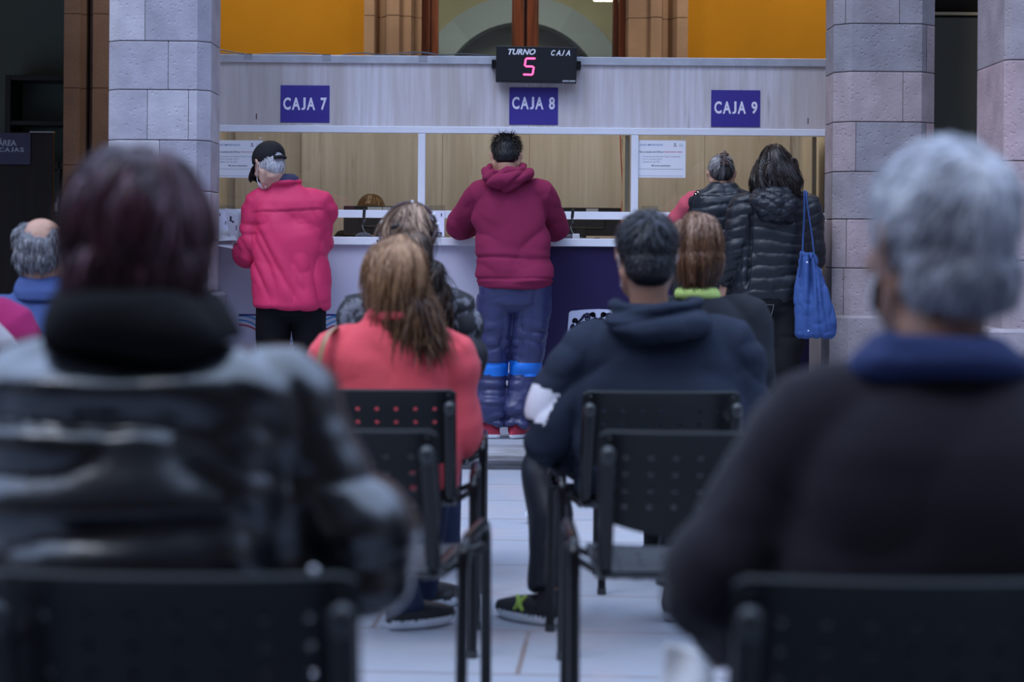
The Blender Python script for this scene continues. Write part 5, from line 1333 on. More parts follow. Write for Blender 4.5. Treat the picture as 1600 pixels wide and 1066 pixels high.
hair(P, 'hair', sh, hm, n=3200, length=.040, flow=crown_flow(H, (0, -.03, .12)), lift=1.1, hug=.3, grav=.1, width=.0015, region=lambda p: H.loc(p)[:, 2] > -.035, tone=lambda p, r: r, seed=9, rnd_dir=.35, lenfn=lambda p: .35 + .9 * sstep(.04, .12, H.loc(p)[:, 2]))

# ------------------------------------------------------------------ woman in the black quilted vest with pink sleeves, at the right window
M_vest = cloth('black_vest_nylon', (.012, .016, .023), rough=.40, spec=.45, var=.1, bump=.1, sheen=0)
M_pink = cloth('pink_fleece', (.60, .10, .14), rough=.9)
Y0 = 11.02
P = Person((W(1128, 500, Y0).x, Y0, STEP), 'person in a black quilted vest with pink sleeves and clipped grey hair', SK_TAN, vox=.009)
H = Head(W(1127, 274, Y0 + .02), yaw=2, pitch=-18, sc=.90)
P.body(H, W(1128, 300, Y0), W(1083, 316, Y0), W(1172, 316, Y0), W(1054, 352, Y0 + .10), W(1196, 356, Y0 + .10), W(1082, 366, Y0 + .34), W(1172, 366, Y0 + .34),
       W(1129, 470, Y0), W(1108, 570, Y0), W(1150, 570, Y0), W(1106, 662, Y0), W(1152, 662, Y0), hw=.14)
def quilt(step, amp, seed, slope=0.0, sharp=.30, z0=0.0, warp=.012, fx_=None):
    def f(p, n):
        z = p[:, 2] - z0 + slope * p[:, 0] + warp * vnoise(p * [6, 6, 3], seed)
        ph = np.abs(((z / step) % 1) - .5) * 2        # 1 on the seam
        return amp * (1 - ph ** 3) - amp * .6 + .35 * amp * ridged(p * [30, 30, 60], seed + 5) * ph ** 2
    return f
quilt_v = quilt(.070, .009, 61, warp=.02)
P.top('pink_sleeves', [M_pink], [S(Y0, 360, 1100, 1156, .08), S(Y0, 320, 1096, 1160, .08), S(Y0, 303, 1110, 1146, .06)], r=(.062, .060, .056, .050, .040), vox=.009, disp=wrinkle(.006, (9, 9, 12), 62))
secs = [S(Y0, 476, 1080, 1178, .12), S(Y0, 470, 1078, 1180, .135), S(Y0, 420, 1080, 1178, .135), S(Y0, 370, 1078, 1180, .135), S(Y0, 340, 1076, 1181, .13), S(Y0, 322, 1073, 1182, .125), S(Y0, 309, 1074, 1180, .115), S(Y0, 302, 1084, 1172, .10), S(Y0, 296, 1100, 1156, .085), S(Y0, 289, 1107, 1150, .075, dy=-.005), S(Y0, 285, 1109, 1148, .065, dy=-.01)]
P.top('quilted_vest', [M_vest], secs, vox=.0075, smooth=2, disp=addf(quilt_v, wrinkle(.004, (8, 8, 8), 63)), sides='')
P.legs('trousers', [M_blacktr], hip=(.17, .12)); P.shoes(M_blackshoe, M_soleb, z0=STEP)
hm = hair_mat('hair_salt_pepper', (.02, .018, .018), (.16, .15, .15), (.52, .50, .50))
def sh(m): H.ball(m, (0, -.018, .036), (.080, .094, .088)); H.ball(m, (0, -.060, -.015), (.060, .045, .048)); H.ball(m, (.006, -.108, .062), (.022, .020, .040))
def clipflow(p, n):
    c = np.array(H(.006, -.115, .065)); d = c - p; return d / (np.linalg.norm(d, axis=1)[:, None] + 1e-6)
def clip_tone(p, r):
    q = H.loc(p); az = np.arctan2(q[:, 2] - .055, q[:, 0] - .006); t = vnoise(np.stack([az * 6, az * 0, az * 0 + .5], 1), 3)
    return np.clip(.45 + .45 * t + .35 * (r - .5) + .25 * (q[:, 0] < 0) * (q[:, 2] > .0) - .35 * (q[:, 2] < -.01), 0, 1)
hair(P, 'hair', sh, hm, n=2600, length=.05, flow=clipflow, lift=.05, width=.0013, region=lambda p: H.loc(p)[:, 2] > -.06, tone=clip_tone, seed=12, rnd_dir=.08, off=.001)
cl = P.mb(); M_clip = mat('tortoise_brown_clip', (.06, .022, .014), .3)
for s_ in (-1, 1):
    for i in range(6): cl.tube([H(.006 + s_ * .004, -.128, .098 - i * .014), H(.006 + s_ * .020, -.126, .096 - i * .014), H(.006 + s_ * .026, -.108, .092 - i * .014)], .0034, n=6, sub=2)
    cl.tube([H(.006 + s_ * .006, -.130, .110), H(.006 + s_ * .005, -.132, .07), H(.006 + s_ * .006, -.128, .025)], .0045, n=8, sub=3)
cl.build('hair_clip', M_clip, P.root, True)
# her shoulder bag: thin strap over the vest, small dark bag at the hip
bo_ = W(1074, 440, Y0 - .02)
bg = empty('shoulder_bag', bo_, 'thin black bag strap with a metal ring over the left shoulder of the quilted vest', 'bag')
MB(bo_).tube([W(1098, 301, Y0 + .05), W(1090, 299, Y0 - .04), W(1084, 306, Y0 - .118), W(1078, 325, Y0 - .135), W(1074, 345, Y0 - .14), W(1072, 390, Y0 - .15), W(1072, 425, Y0 - .12)], .0065, n=8, sub=4, flat=.5, up=(0, 1, 0)).build('strap', M_blackpl, bg, True)
q = W(1088.5, 302, Y0 - .10); MB(bo_).tube([q + Vector((.013 * math.cos(a), -.008, .006 * math.sin(a))) for a in np.linspace(0, 2 * PI, 13)], .0028, n=6).build('ring', M_chrome, bg, True)
m = MB(bo_); m.sect([(W(1072, 462, Y0 - .1), .07, .03, 0, 3), (W(1072, 455, Y0 - .1), .085, .04, 0, 3), (W(1072, 425, Y0 - .1), .08, .035, 0, 3), (W(1072, 420, Y0 - .1), .06, .02, 0, 3)]); m.organic('pouch', [mat('black_leather', (.012, .012, .013), .4)], bg, .007, 2)

# ------------------------------------------------------------------ woman in the black puffer coat with the blue bag
M_puff = cloth('black_puffer_nylon', (.009, .011, .017), rough=.46, spec=.45, var=.1, bump=.1, sheen=0)
M_jean = cloth('black_denim', (.007, .007, .009), rough=.8, bump=.35)
Y0 = 10.66
P = Person((W(1208, 500, Y0).x, Y0, STEP), 'person with dark wavy hair in a black hooded puffer coat standing beside the right pillar', SK_TAN, vox=.008)
H = Head(W(1212, 266, Y0 + .04), yaw=-4, pitch=-14, sc=.93)
P.body(H, W(1213, 297, Y0), W(1163, 325, Y0), W(1260, 325, Y0), W(1149, 392, Y0 - .01), W(1266, 402, Y0 + .02), W(1133, 436, Y0 + .03), W(1252, 398, Y0 + .28),
       W(1205, 475, Y0), W(1196, 570, Y0 + .05), W(1228, 572, Y0 - .02), W(1198, 665, Y0 + .06), W(1224, 672, Y0 - .02), hw=.15,
       hands={'L': ((-.15, .35, -1), (-.9, -.3, 0), (0, .8, 0), .30, .1)})
zt2 = lambda py: W(1210, py, Y0).z
armL = lambda p: sstep(W(1176, 0, Y0).x, W(1160, 0, Y0).x, p[:, 0] + .12 * (p[:, 2] - zt2(360)))
q1, q2 = quilt(.064, .009, 71, slope=0.05, warp=.045), quilt(.062, .009, 75, slope=-.35, warp=.035)
def qd(p, n):
    a = armL(p); return q1(p, n) * (1 - a) + q2(p, n) * a
def armcrease(p, n): return -.03 * np.exp(-((p[:, 0] - (W(1172, 0, Y0).x - .06 * (zt2(340) - p[:, 2]))) / .010) ** 2) * sstep(zt2(455), zt2(440), p[:, 2]) * sstep(zt2(322), zt2(340), p[:, 2]) * (p[:, 1] < Y0)
secs = [S(Y0, 472, 1146, 1242, .12), S(Y0, 468, 1142, 1246, .14), S(Y0, 440, 1146, 1254, .15), S(Y0, 410, 1152, 1262, .15), S(Y0, 375, 1156, 1266, .145), S(Y0, 345, 1154, 1272, .14), S(Y0, 325, 1156, 1270, .13), S(Y0, 312, 1166, 1260, .115), S(Y0, 303, 1182, 1244, .095), S(Y0, 295, 1192, 1236, .07)]
P.top('puffer_coat', [M_puff], secs, r=(.085, .082, .078, .074, .052), vox=.0078, smooth=2, disp=addf(qd, armcrease, wrinkle(.005, (10, 10, 10), 72), rotx(R(35), (4, 4, 12), .010, 73, mask=lambda p: sstep(zt2(400), zt2(440), p[:, 2]) * sstep(W(1200, 0, Y0).x, W(1240, 0, Y0).x, p[:, 0]))), wrist_back=.01)
hd = P.mb(); yb = Y0 - .14
hd.sect([(W(1214, 350, yb + .03), .03, .02, 0, 2), (W(1216, 345, yb), .075, .05, 0, 2), (W(1213, 333, yb - .01), .108, .07, 0, 2), (W(1209, 318, yb - .01), .122, .075, 0, 2), (W(1207, 305, yb + .01), .112, .075, 0, 2), (W(1208, 295, yb + .04), .085, .065, 0, 2), (W(1208, 290, yb + .07), .05, .04, 0, 2)], n=34)
hood = hd.organic('hood', [M_puff], P.root, .007, 2, addf(quilt(.055, .010, 77, slope=.5, warp=.02), quilt(.05, .006, 78, slope=-.7, warp=.02), wrinkle(.005, (16, 16, 16), 79)))
P.legs('jeans', [M_jean], r=(.112, .100, .072, .062, .058), hip=(.168, .13), hipw=.075, disp=wrinkle(.007, (7, 7, 10), 81), hem=.03)
st = P.mb()   # pale pocket stitching
yk = Y0 - .155
def pk(pts, r=.0011): st.tube([W(x, y, yk + .012 * abs(x - 1188) / 10) for x, y in pts], r, n=5, sub=2)
pk([(1165, 471), (1166, 491), (1185, 500), (1205, 493), (1209, 471)]); pk([(1167, 478), (1177, 476), (1184, 483), (1186, 490), (1189, 483), (1198, 476), (1208, 477)])
st.build('pocket_stitching', mat('pale_thread', (.26, .25, .25), .8), P.root, True)
P.shoes(M_blackshoe, M_soleb, (-.2, 1, 0), (.3, 1, 0), z0=STEP, size=.25)
hm = hair_mat('hair_dark_brown', (.006, .004, .004), (.018, .012, .011), (.075, .055, .05), .35)
def sh(m):
    H.ball(m, (0, -.022, .030), (.088, .104, .098)); m.sect([(W(1212, 296, Y0 - .04), .10, .06, 0, 2.2), (W(1212, 284, Y0 - .03), .135, .085, 0, 2.2), (W(1212, 268, Y0 - .01), .122, .095, 0, 2.2), (W(1212, 250, Y0 + .01), .10, .09, 0, 2)])
hair(P, 'hair', sh, hm, n=3600, length=.085, seg=8, flow=down_flow(H, .75), lift=.10, grav=.8, wave=.7, wfreq=7, width=.0024, tone=streaks(H, 10, 0, .8, 5), seed=15, rnd_dir=.12, shell_disp=wrinkle(.010, (16, 16, 7), 83))
# blue shoulder bag
M_bag = cloth('blue_canvas', (.045, .095, .28), rough=.8, var=.1, bump=.3)
Yb = 10.44; bo_ = W(1272, 527, Yb)
bg = empty('tote_bag', bo_, 'blue cloth bag hanging from the right shoulder of the black puffer coat', 'bag')
m = MB(bo_)
m.sect([(W(1274, 528, Yb), .085, .03, 0, 2.5), (W(1274, 523, Yb), .105, .045, 0, 2.5), (W(1275, 505, Yb), .109, .055, 0, 2.4), (W(1272, 480, Yb), .100, .055, 0, 2.2), (W(1268, 450, Yb), .082, .045, 0, 2.2), (W(1266, 425, Yb), .060, .035, 0, 2), (W(1264, 405, Yb), .042, .026, 0, 2), (W(1263, 395, Yb), .036, .020, 0, 2)], n=32)
def bagd(p, n):
    t = sstep(W(0, 520, Yb).z, W(0, 400, Yb).z, p[:, 2]); a = p[:, 0] - W(1268, 0, Yb).x
    return .012 * (ridged(np.stack([a * 26 * (1 + t), p[:, 1] * 6, p[:, 2] * 2.2], 1), 91)) * (.35 + t) + .004 * ridged(p * 20, 92) - .035 * np.exp(-((a - .006 + .12 * (1 - t) * 0) / .010) ** 2) * sstep(.45, .9, t) * (p[:, 1] < Yb)
m.organic('pouch', [M_bag], bg, .0055, 2, bagd)
for pts in ([(1258, 300, .24), (1257, 304, .13), (1257, 330, .085), (1255, 370, .06), (1254, 392, .03), (1251, 405, .0), (1249, 430, -.02)], [(1261, 301, .24), (1260, 305, .12), (1263, 330, .08), (1269, 370, .05), (1272, 396, .02), (1276, 410, .0)]):
    MB(bo_).tube([W(x, y, Yb + dy - .03) for x, y, dy in pts], .0125, n=8, sub=4, flat=.32, up=(0, 1, 0)).build('strap', M_bag, bg, True)
q = W(1261, 410, Yb - .06); MB(bo_).ball(q, (.005, .003, .005)).build('snap', mat('white_snap', (.8, .8, .82), .3), bg, True)
q = W(1263, 517, Yb - .055); MB(bo_).ball(q, (.004, .004, .004)).build('snap', mat('white_snap', (.8, .8, .82), .3), bg, True)

# ------------------------------------------------------------------ cashier behind the left window
Y0 = 12.35
P = Person((W(580, 400, Y0).x, Y0, STEP), 'person with short red brown hair seated behind the black monitor in the left window', SK_LIGHT, vox=.010)
H = Head(W(580, 336, Y0 - .12), yaw=180, pitch=-22, sc=.98)
P.body(H, W(580, 362, Y0), W(622, 376, Y0), W(536, 376, Y0), W(628, 410, Y0 - .02), W(528, 410, Y0 - .02), W(612, 402, Y0 - .22), W(546, 402, Y0 - .22),
       W(580, 490, Y0), W(560, 505, Y0 - .30), W(600, 505, Y0 - .30), W(560, 600, Y0 - .26), W(600, 600, Y0 - .26), hw=.15)
secs = [S(Y0, 500, 545, 615, .13), S(Y0, 440, 543, 617, .13), S(Y0, 400, 538, 622, .12), S(Y0, 378, 538, 624, .11), S(Y0, 367, 552, 608, .09), S(Y0, 360, 565, 596, .06)]
P.top('black_sweater', [M_blacktr], secs, r=(.070, .062, .054, .046, .040), vox=.011)
P.legs('trousers', [M_blacktr]); P.shoes(M_blackshoe, M_soleb, (0, -1, 0), (0, -1, 0), z0=STEP)
hm = hair_mat('hair_auburn', (.04, .018, .008), (.13, .06, .022), (.42, .25, .10))
def sh(m): H.ball(m, (0, -.018, .040), (.083, .096, .088)); H.ball(m, (0, .045, .065), (.062, .045, .045))
hair(P, 'hair', sh, hm, n=1600, length=.045, flow=crown_flow(H), lift=.45, grav=.5, wave=.4, width=.0018, region=lambda p: H.loc(p)[:, 2] > .0, tone=lambda p, r: r * .8, seed=19)
cs = empty('office_chair', (P.o.x, Y0 + .03, STEP), 'black office chair under the cashier behind the left window', 'chair')
MB(cs.location).box((P.o.x - .22, Y0 - .22, .50), (P.o.x + .22, Y0 + .16, .575), bev=.02).build('seat', M_blackpl, cs)
MB(cs.location).tube([(P.o.x, Y0, STEP + .06), (P.o.x, Y0, .51)], .025).build('column', M_blackpl, cs, True)
mm = MB(cs.location)
for i in range(5): a = i * 2 * PI / 5; mm.tube([(P.o.x, Y0, STEP + .07), (P.o.x + .17 * math.cos(a), Y0 + .17 * math.sin(a), STEP + .03)], .018, n=8)
mm.build('star_base', M_blackpl, cs, True)

# ------------------------------------------------------------------ seated people
def seated(Yb, cx, label, H, NB, SL, SR, EL, ER, WL, WR, skin=SK_TAN, hw=.15, vox=.011, feet=None, knees=None, hands=None, no_hand=()):
    P = Person((cx, Yb + .25, 0), label, skin, vox)
    kl, kr = knees or ((cx - .12, Yb + .63, .52), (cx + .12, Yb + .63, .52))
    al, ar = feet or ((cx - .12, Yb + .60, .09), (cx + .12, Yb + .60, .09))
    P.body(H, NB, SL, SR, EL, ER, WL, WR, (cx, Yb + .22, .555), kl, kr, al, ar, hw=hw, hands=hands, no_hand=no_hand)
    return P
M_leather = mat('black_leather_jacket', (.010, .012, .015), .25, spec=.9, var=.3, vscale=9, bump=.15, bscale=40, coat=.45)
M_blackwool = cloth('black_wool', (.008, .008, .009), rough=.95)
M_dsweat = cloth('charcoal_knit', (.024, .020, .027), rough=.95, bump=.3, sheen=.12, spec=.15)
M_denimsh = cloth('navy_shirt', (.030, .045, .13), rough=.85)
M_coral = cloth('coral_fleece', (.72, .085, .105), rough=.9, sheen=.1)
M_hood = cloth('dark_slate_cotton', (.018, .025, .044), rough=.85, spec=.2)
M_dark2 = cloth('dark_jacket_cotton', (.018, .021, .028), rough=.85)
M_green_c = cloth('lime_green_cotton', (.42, .55, .16), rough=.85)
M_bluej = cloth('dusty_blue_denim', (.060, .095, .25), rough=.85)
M_mag = cloth('magenta_knit', (.34, .020, .115), rough=.9)
M_satin = mat('dark_satin_trousers', (.014, .016, .024), .48, spec=.35)

# ---- foreground left: black leather jacket, short dark reddish hair
Y0 = 2.66
H = Head(W(217, 398, 2.68), yaw=4, pitch=-4, sc=1.03)
P = seated(ROWC, W(228, 0, Y0).x, 'person with short dark reddish hair in a shiny black leather jacket', H, W(228, 520, 2.64), W(70, 640, Y0), W(398, 640, Y0), W(-60, 860, Y0 - .02), W(536, 868, Y0 - .01), W(80, 960, Y0 + .36), W(400, 960, Y0 + .36), SK_LIGHT, hw=.17)
zl = lambda py: W(228, py, Y0).z
secs = [S(Y0, 1050, -20, 480, .13), S(Y0, 950, -40, 500, .16), S(Y0, 860, -50, 505, .165), S(Y0, 760, -45, 500, .165), S(Y0, 690, -25, 480, .155), S(Y0, 630, 10, 445, .135), S(Y0, 580, 60, 390, .115), S(Y0, 545, 110, 345, .095), S(Y0, 515, 140, 318, .085), S(Y0, 490, 150, 308, .07)]
lj = addf(rotx(R(4), (2.2, 2, 13), .020, 101, mask=lambda p: sstep(zl(1000), zl(900), p[:, 2]) * sstep(zl(540), zl(620), p[:, 2])), wrinkle(.010, (5, 5, 11), 103), rotx(R(-38), (3, 3, 10), .016, 104, mask=lambda p: sstep(W(330, 0, Y0).x, W(430, 0, Y0).x, p[:, 0])),
          lambda p, n: -.004 * np.exp(-((p[:, 0] - W(222, 0, Y0).x) / .004) ** 2) * (p[:, 1] < Y0) * sstep(zl(560), zl(600), p[:, 2] * -1 + zl(560) + zl(600)))
P.top('leather_jacket', [M_leather], secs, r=(.088, .084, .076, .068, .050), vox=.011, smooth=3, disp=lj)
c = P.mb(); yc = 2.62
c.sect([(W(228, 535, yc + .02), .135, .095, 0, 2.2), (W(225, 510, yc), .128, .095, 0, 2.2), (W(222, 480, yc), .112, .092, 0, 2.2), (W(220, 455, yc + .01), .098, .088, 0, 2.2)])
c.organic('collar', [M_blackwool], P.root, .010, 2, wrinkle(.012, (9, 9, 14), 105))
P.legs('trousers', [M_blacktr], vox=.014); P.shoes(M_blackshoe, M_soleb)
hm = hair_mat('hair_dark_burgundy', (.016, .005, .008), (.075, .026, .036), (.55, .32, .40), .36)
def sh(m): H.ball(m, (0, -.018, .038), (.089, .106, .098)); H.ball(m, (0, -.045, -.020), (.092, .072, .062)); H.ball(m, (.0, -.05, -.055), (.070, .048, .035)); H.ball(m, (0, .05, .070), (.070, .045, .050))
hair(P, 'hair', sh, hm, n=3800, length=.055, flow=crown_flow(H, (.01, -.02, .125)), lift=.06, grav=.35, wave=.1, rnd_dir=.07, width=.0024, region=lambda p: H.loc(p)[:, 2] > -.085, tone=streaks(H, 7, -.1, .75, 21, 4), seed=23, shell_disp=wrinkle(.007, (22, 22, 10), 106), off=.002)
q = W(490, 893, 2.40); sn = P.mb(); sn.ball(q, (.006, .0035, .006)); 
so = sn.build('glint_stud', M_chrome, P.root, True)  # chrome stud added only to give a bright glint at the jacket

# ---- foreground right: grey haired man, navy collar, charcoal sweater
Y0 = 2.68
H = Head(W(1466, 388, 2.70), yaw=22, pitch=-3, sc=1.08)
P = seated(ROWC, W(1474, 0, Y0).x, 'person with short grey hair in a charcoal sweater over a navy collar', H, W(1468, 545, 2.66), W(1278, 668, Y0), W(1665, 668, Y0), W(1118, 905, Y0 + .02), W(1790, 900, Y0 + .02), W(1150, 985, Y0 + .34), W(1620, 960, Y0 + .36), SK_BROWN, hw=.18,
           hands={'L': ((-.25, 1, -.3), (-.3, -.1, 1), (1, 0, 0), .55, .3)})
zl = lambda py: W(1470, py, Y0).z
secs = [S(Y0, 1060, 1215, 1760, .13), S(Y0, 960, 1195, 1770, .165), S(Y0, 860, 1190, 1775, .17), S(Y0, 760, 1205, 1765, .165), S(Y0, 690, 1225, 1730, .155), S(Y0, 640, 1265, 1690, .135), S(Y0, 605, 1315, 1640, .115), S(Y0, 580, 1350, 1600, .10), S(Y0, 560, 1372, 1575, .085), S(Y0, 548, 1385, 1560, .075)]
P.top('sweater', [M_dsweat], secs, r=(.090, .086, .078, .072, .050), vox=.011, smooth=4, disp=addf(wrinkle(.008, (3, 3, 6), 111), rotx(R(-50), (3, 3, 9), .014, 112, mask=near(W(1180, 830, Y0), .10))))
c = P.mb(); yc = 2.64
c.sect([(W(1466, 590, yc + .02), .125, .09, 0, 2.2), (W(1463, 565, yc), .112, .088, 0, 2.2), (W(1462, 540, yc), .092, .082, 0, 2.2), (W(1462, 522, yc), .083, .078, 0, 2.2)])
c.organic('shirt_collar', [M_denimsh], P.root, .009, 2, wrinkle(.005, (8, 8, 22), 113))
P.legs('trousers', [M_blacktr], vox=.014); P.shoes(M_blackshoe, M_soleb)
hm = hair_mat('hair_silver', (.16, .16, .18), (.52, .53, .59), (1.0, 1.0, 1.0), .5)
def sh(m): H.ball(m, (0, -.020, .040), (.088, .102, .095)); H.ball(m, (0, -.050, -.028), (.080, .062, .068)); H.ball(m, (0, .04, .072), (.066, .048, .050))
hair(P, 'hair', sh, hm, n=3600, length=.026, flow=crown_flow(H, (.012, -.065, .09)), lift=.22, grav=.2, rnd_dir=.1, width=.0020, region=lambda p: (H.loc(p)[:, 2] > -.075), tone=lambda p, r: np.clip(.45 + .35 * fbm(H.loc(p) * 16, 8) + .5 * (r - .5) + .22 * sstep(-.02, .09, H.loc(p)[:, 2]) - .12, 0, 1), seed=25, shell_disp=wrinkle(.003, (26, 26, 26), 114))  # tone lightens towards the crown: the overhead highlight put into the hair colour
mask_(P, H, mat('white_mask', (.78, .8, .86), .7))
sheet('paper_bag', [W(1040, 1005, 2.98), W(1112, 1020, 2.96), W(1118, 1080, 2.95), W(1028, 1085, 2.97)], mat('bright_paper', (.92, .92, .95), .6), 'crumpled white paper held low beside the grey haired man at the bottom edge', fold=.014, cat='paper')

# ---- woman in coral fleece
Y0 = 5.80
H = Head(W(617, 444, 5.79), yaw=22, pitch=-8, sc=1.0)
P = seated(ROWA, W(612, 0, Y0).x, 'person in a bright coral fleece jacket with brown shoulder length hair', H, W(618, 505, Y0), W(528, 552, Y0), W(702, 558, Y0), W(506, 672, Y0 + .02), W(716, 680, Y0 + .0), W(560, 700, Y0 + .28), W(670, 705, Y0 + .28), SK_LIGHT, hw=.15, feet=((W(640, 960, 6.05).x - .02, 6.02, .09), (W(655, 960, 6.3).x, 6.35, .09)))
zl = lambda py: W(612, py, Y0).z
secs = [S(Y0, 760, 505, 715, .13), S(Y0, 700, 495, 722, .15), S(Y0, 650, 497, 720, .145), S(Y0, 600, 497, 718, .135), S(Y0, 560, 502, 712, .125), S(Y0, 535, 516, 697, .11), S(Y0, 515, 545, 682, .095), S(Y0, 503, 565, 676, .085), S(Y0, 492, 572, 672, .078), S(Y0, 480, 577, 666, .072, dy=.01)]
def cor(m):   # folded fleece collar
    m.tube([W(577, 500, Y0 + .04), W(582, 492, Y0 - .05), W(615, 492, Y0 - .09), W(648, 497, Y0 - .08), W(668, 502, Y0 - .01)], [.016, .019, .020, .019, .016], sub=4, n=12)
P.top('fleece_jacket', [M_coral], secs, r=(.080, .074, .062, .058, .045), vox=.0085, smooth=2, more=cor, disp=addf(wrinkle(.005, (3, 3, 10), 121), rotx(R(-12), (2.4, 2, 10), .012, 122, mask=lambda p: sstep(zl(630), zl(600), p[:, 2]) * sstep(zl(520), zl(550), p[:, 2])), wrinkle(.010, (8, 8, 12), 123, mask=near(P.ER, .10))))
P.legs('trousers', [cloth('dark_blue_denim', (.02, .03, .07))]); P.shoes(M_blackshoe, M_solew, (.7, .5, 0), (.6, .6, 0), size=.25)
hm = hair_mat('hair_brown_highlights', (.030, .012, .005), (.15, .068, .028), (.46, .26, .14), .42)
def sh(m):
    H.ball(m, (0, -.018, .036), (.088, .104, .095)); m.sect([(W(668, 512, Y0 - .06), .030, .03, 0, 2), (W(657, 500, Y0 - .055), .058, .05, 0, 2.2), (W(643, 480, Y0 - .04), .082, .07, 0, 2.2), (W(632, 460, Y0 - .02), .092, .09, 0, 2.2), (W(622, 435, Y0), .088, .09, 0, 2.2)])
    H.ball(m, (.062, .02, -.02), (.030, .05, .07))
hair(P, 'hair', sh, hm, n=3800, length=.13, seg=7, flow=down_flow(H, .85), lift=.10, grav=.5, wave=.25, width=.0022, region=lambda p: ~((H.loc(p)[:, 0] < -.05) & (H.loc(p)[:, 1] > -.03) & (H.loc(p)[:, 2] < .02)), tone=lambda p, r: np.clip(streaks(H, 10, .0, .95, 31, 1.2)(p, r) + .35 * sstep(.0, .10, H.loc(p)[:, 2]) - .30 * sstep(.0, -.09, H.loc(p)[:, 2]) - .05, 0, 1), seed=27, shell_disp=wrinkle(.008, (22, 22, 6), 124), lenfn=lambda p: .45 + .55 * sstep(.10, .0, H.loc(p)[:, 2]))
glasses(P, H, mat('lilac_frame', (.25, .18, .45), .3), w=.036)
bo_ = Vector((W(540, 0, 6.2).x, 6.0, .62))
bg = empty('handbag', bo_, 'tan handbag strap over the left shoulder of the coral fleece', 'bag')
MB(bo_).tube([W(545, 540, Y0 + .13), W(530, 520, Y0 + .02), W(520, 515, Y0 - .06), W(508, 530, Y0 - .115), W(500, 560, Y0 - .12), W(494, 600, Y0 - .10), W(492, 660, Y0 + .03), W(520, 700, Y0 + .22)], .014, n=8, sub=4, flat=.3, up=(0, 1, 0)).build('strap', mat('tan_leather', (.36, .19, .10), .5), bg, True)
MB(bo_).box((bo_.x - .12, 6.0, .62), (bo_.x + .12, 6.10, .80), bev=.03).build('pouch', mat('tan_leather', (.36, .19, .10), .5), bg)

# ---- man in the dark hooded jacket
Y0 = 5.82
H = Head(W(1010, 404, 5.84), yaw=7, pitch=-10, sc=1.04)
P = seated(ROWA, W(1030, 0, Y0).x, 'person with short black hair in a dark blue grey hooded jacket', H, W(1014, 478, Y0), W(912, 552, Y0), W(1140, 545, Y0), W(858, 680, Y0 + .0), W(1172, 650, Y0 + .02), W(905, 712, Y0 + .28), W(1110, 700, Y0 + .28), SK_BROWN, hw=.17,
           knees=((.115, Y0 + .42, .53), (W(1090, 0, 6.2).x, 6.24, .53)), feet=((.125, 6.10, .10), (W(1060, 0, 6.2).x, 6.2, .09)))
zl = lambda py: W(1030, py, Y0).z
secs = [S(Y0, 770, 905, 1155, .13), S(Y0, 710, 893, 1168, .155), S(Y0, 650, 890, 1170, .155), S(Y0, 600, 888, 1170, .15), S(Y0, 560, 890, 1165, .14), S(Y0, 530, 905, 1148, .125), S(Y0, 508, 935, 1122, .11), S(Y0, 495, 960, 1098, .095), S(Y0, 484, 970, 1070, .080), S(Y0, 474, 975, 1062, .070)]
M_patch = cloth('white_rib_knit', (.68, .66, .72), bump=.3)
def patchpick(c):
    d_ = np.array((P.EL - P.SL).normalized()); L_ = (P.EL - P.SL).length; v_ = c - np.array(P.SL); t_ = v_ @ d_ / L_
    r_ = v_ - (v_ @ d_)[:, None] * d_; r_ /= np.linalg.norm(r_, axis=1)[:, None] + 1e-6; s0 = np.array((-.72, -.66, .2)); s0 = s0 - d_ * (s0 @ d_); s0 /= np.linalg.norm(s0)
    return (t_ > .52) & (t_ < .90) & (r_ @ s0 > .86) & (np.linalg.norm(v_, axis=1) < .5) & (c[:, 0] < P.SL.x + .01)
P.top('hooded_jacket', [M_hood, M_patch], secs, r=(.090, .082, .072, .070, .050), vox=.0085, smooth=3, disp=addf(wrinkle(.007, (3.5, 3, 9), 131), rotx(R(-28), (3, 3, 11), .010, 132, mask=lambda p: sstep(W(1060, 0, Y0).x, W(1110, 0, Y0).x, p[:, 0])), rotx(R(35), (3, 3, 11), .010, 134, mask=lambda p: sstep(W(980, 0, Y0).x, W(920, 0, Y0).x, p[:, 0])), wrinkle(.012, (8, 8, 12), 133, mask=near(P.EL, .09))), pick=patchpick)
hd = P.mb(); yb = Y0 - .12
def hp(px, py, dy=0.0): return W(px, py, yb + dy)
hd.tube([hp(966, 476, .15), hp(962, 482, .05), hp(985, 488, -.01), hp(1030, 484, -.03), hp(1070, 480, .0), hp(1090, 474, .08), hp(1078, 468, .16)], [.018, .022, .024, .024, .022, .020, .016], sub=4, n=14)
hd.sect([(hp(1040, 536, .02), .03, .02, 0, 2), (hp(1035, 531, .0), .10, .045, 0, 2.2), (hp(1030, 518, -.01), .140, .06, 0, 2.2), (hp(1025, 503, .0), .150, .065, 0, 2.2), (hp(1020, 489, .03), .125, .07, 0, 2.2), (hp(1018, 480, .06), .09, .06, 0, 2.2)], n=34)
hd.organic('hood', [M_hood], P.root, .0075, 2, addf(rotx(R(10), (3, 4, 20), .009, 135), wrinkle(.005, (12, 12, 16), 136)))
def satin(p, n): return .010 * (ridged(p * [8, 8, 9], 141))
P.legs('trousers', [M_satin], r=(.098, .088, .074, .066, .062), disp=satin, hem=-.01, vox=.010)
shs = P.shoes(mat('black_knit_shoe', (.014, .014, .018), .7), M_solew, (-.62, .60, 0), (.3, 1, 0), size=.29)
lg = P.mb(); kk = mat('lime_green_mark', (.42, .60, .10), .5)
dF = U3((-.62, .60, 0)); sF_ = Vector((dF.y, -dF.x, 0)); bF = Vector((P.AL.x, P.AL.y, 0)) - dF * .06
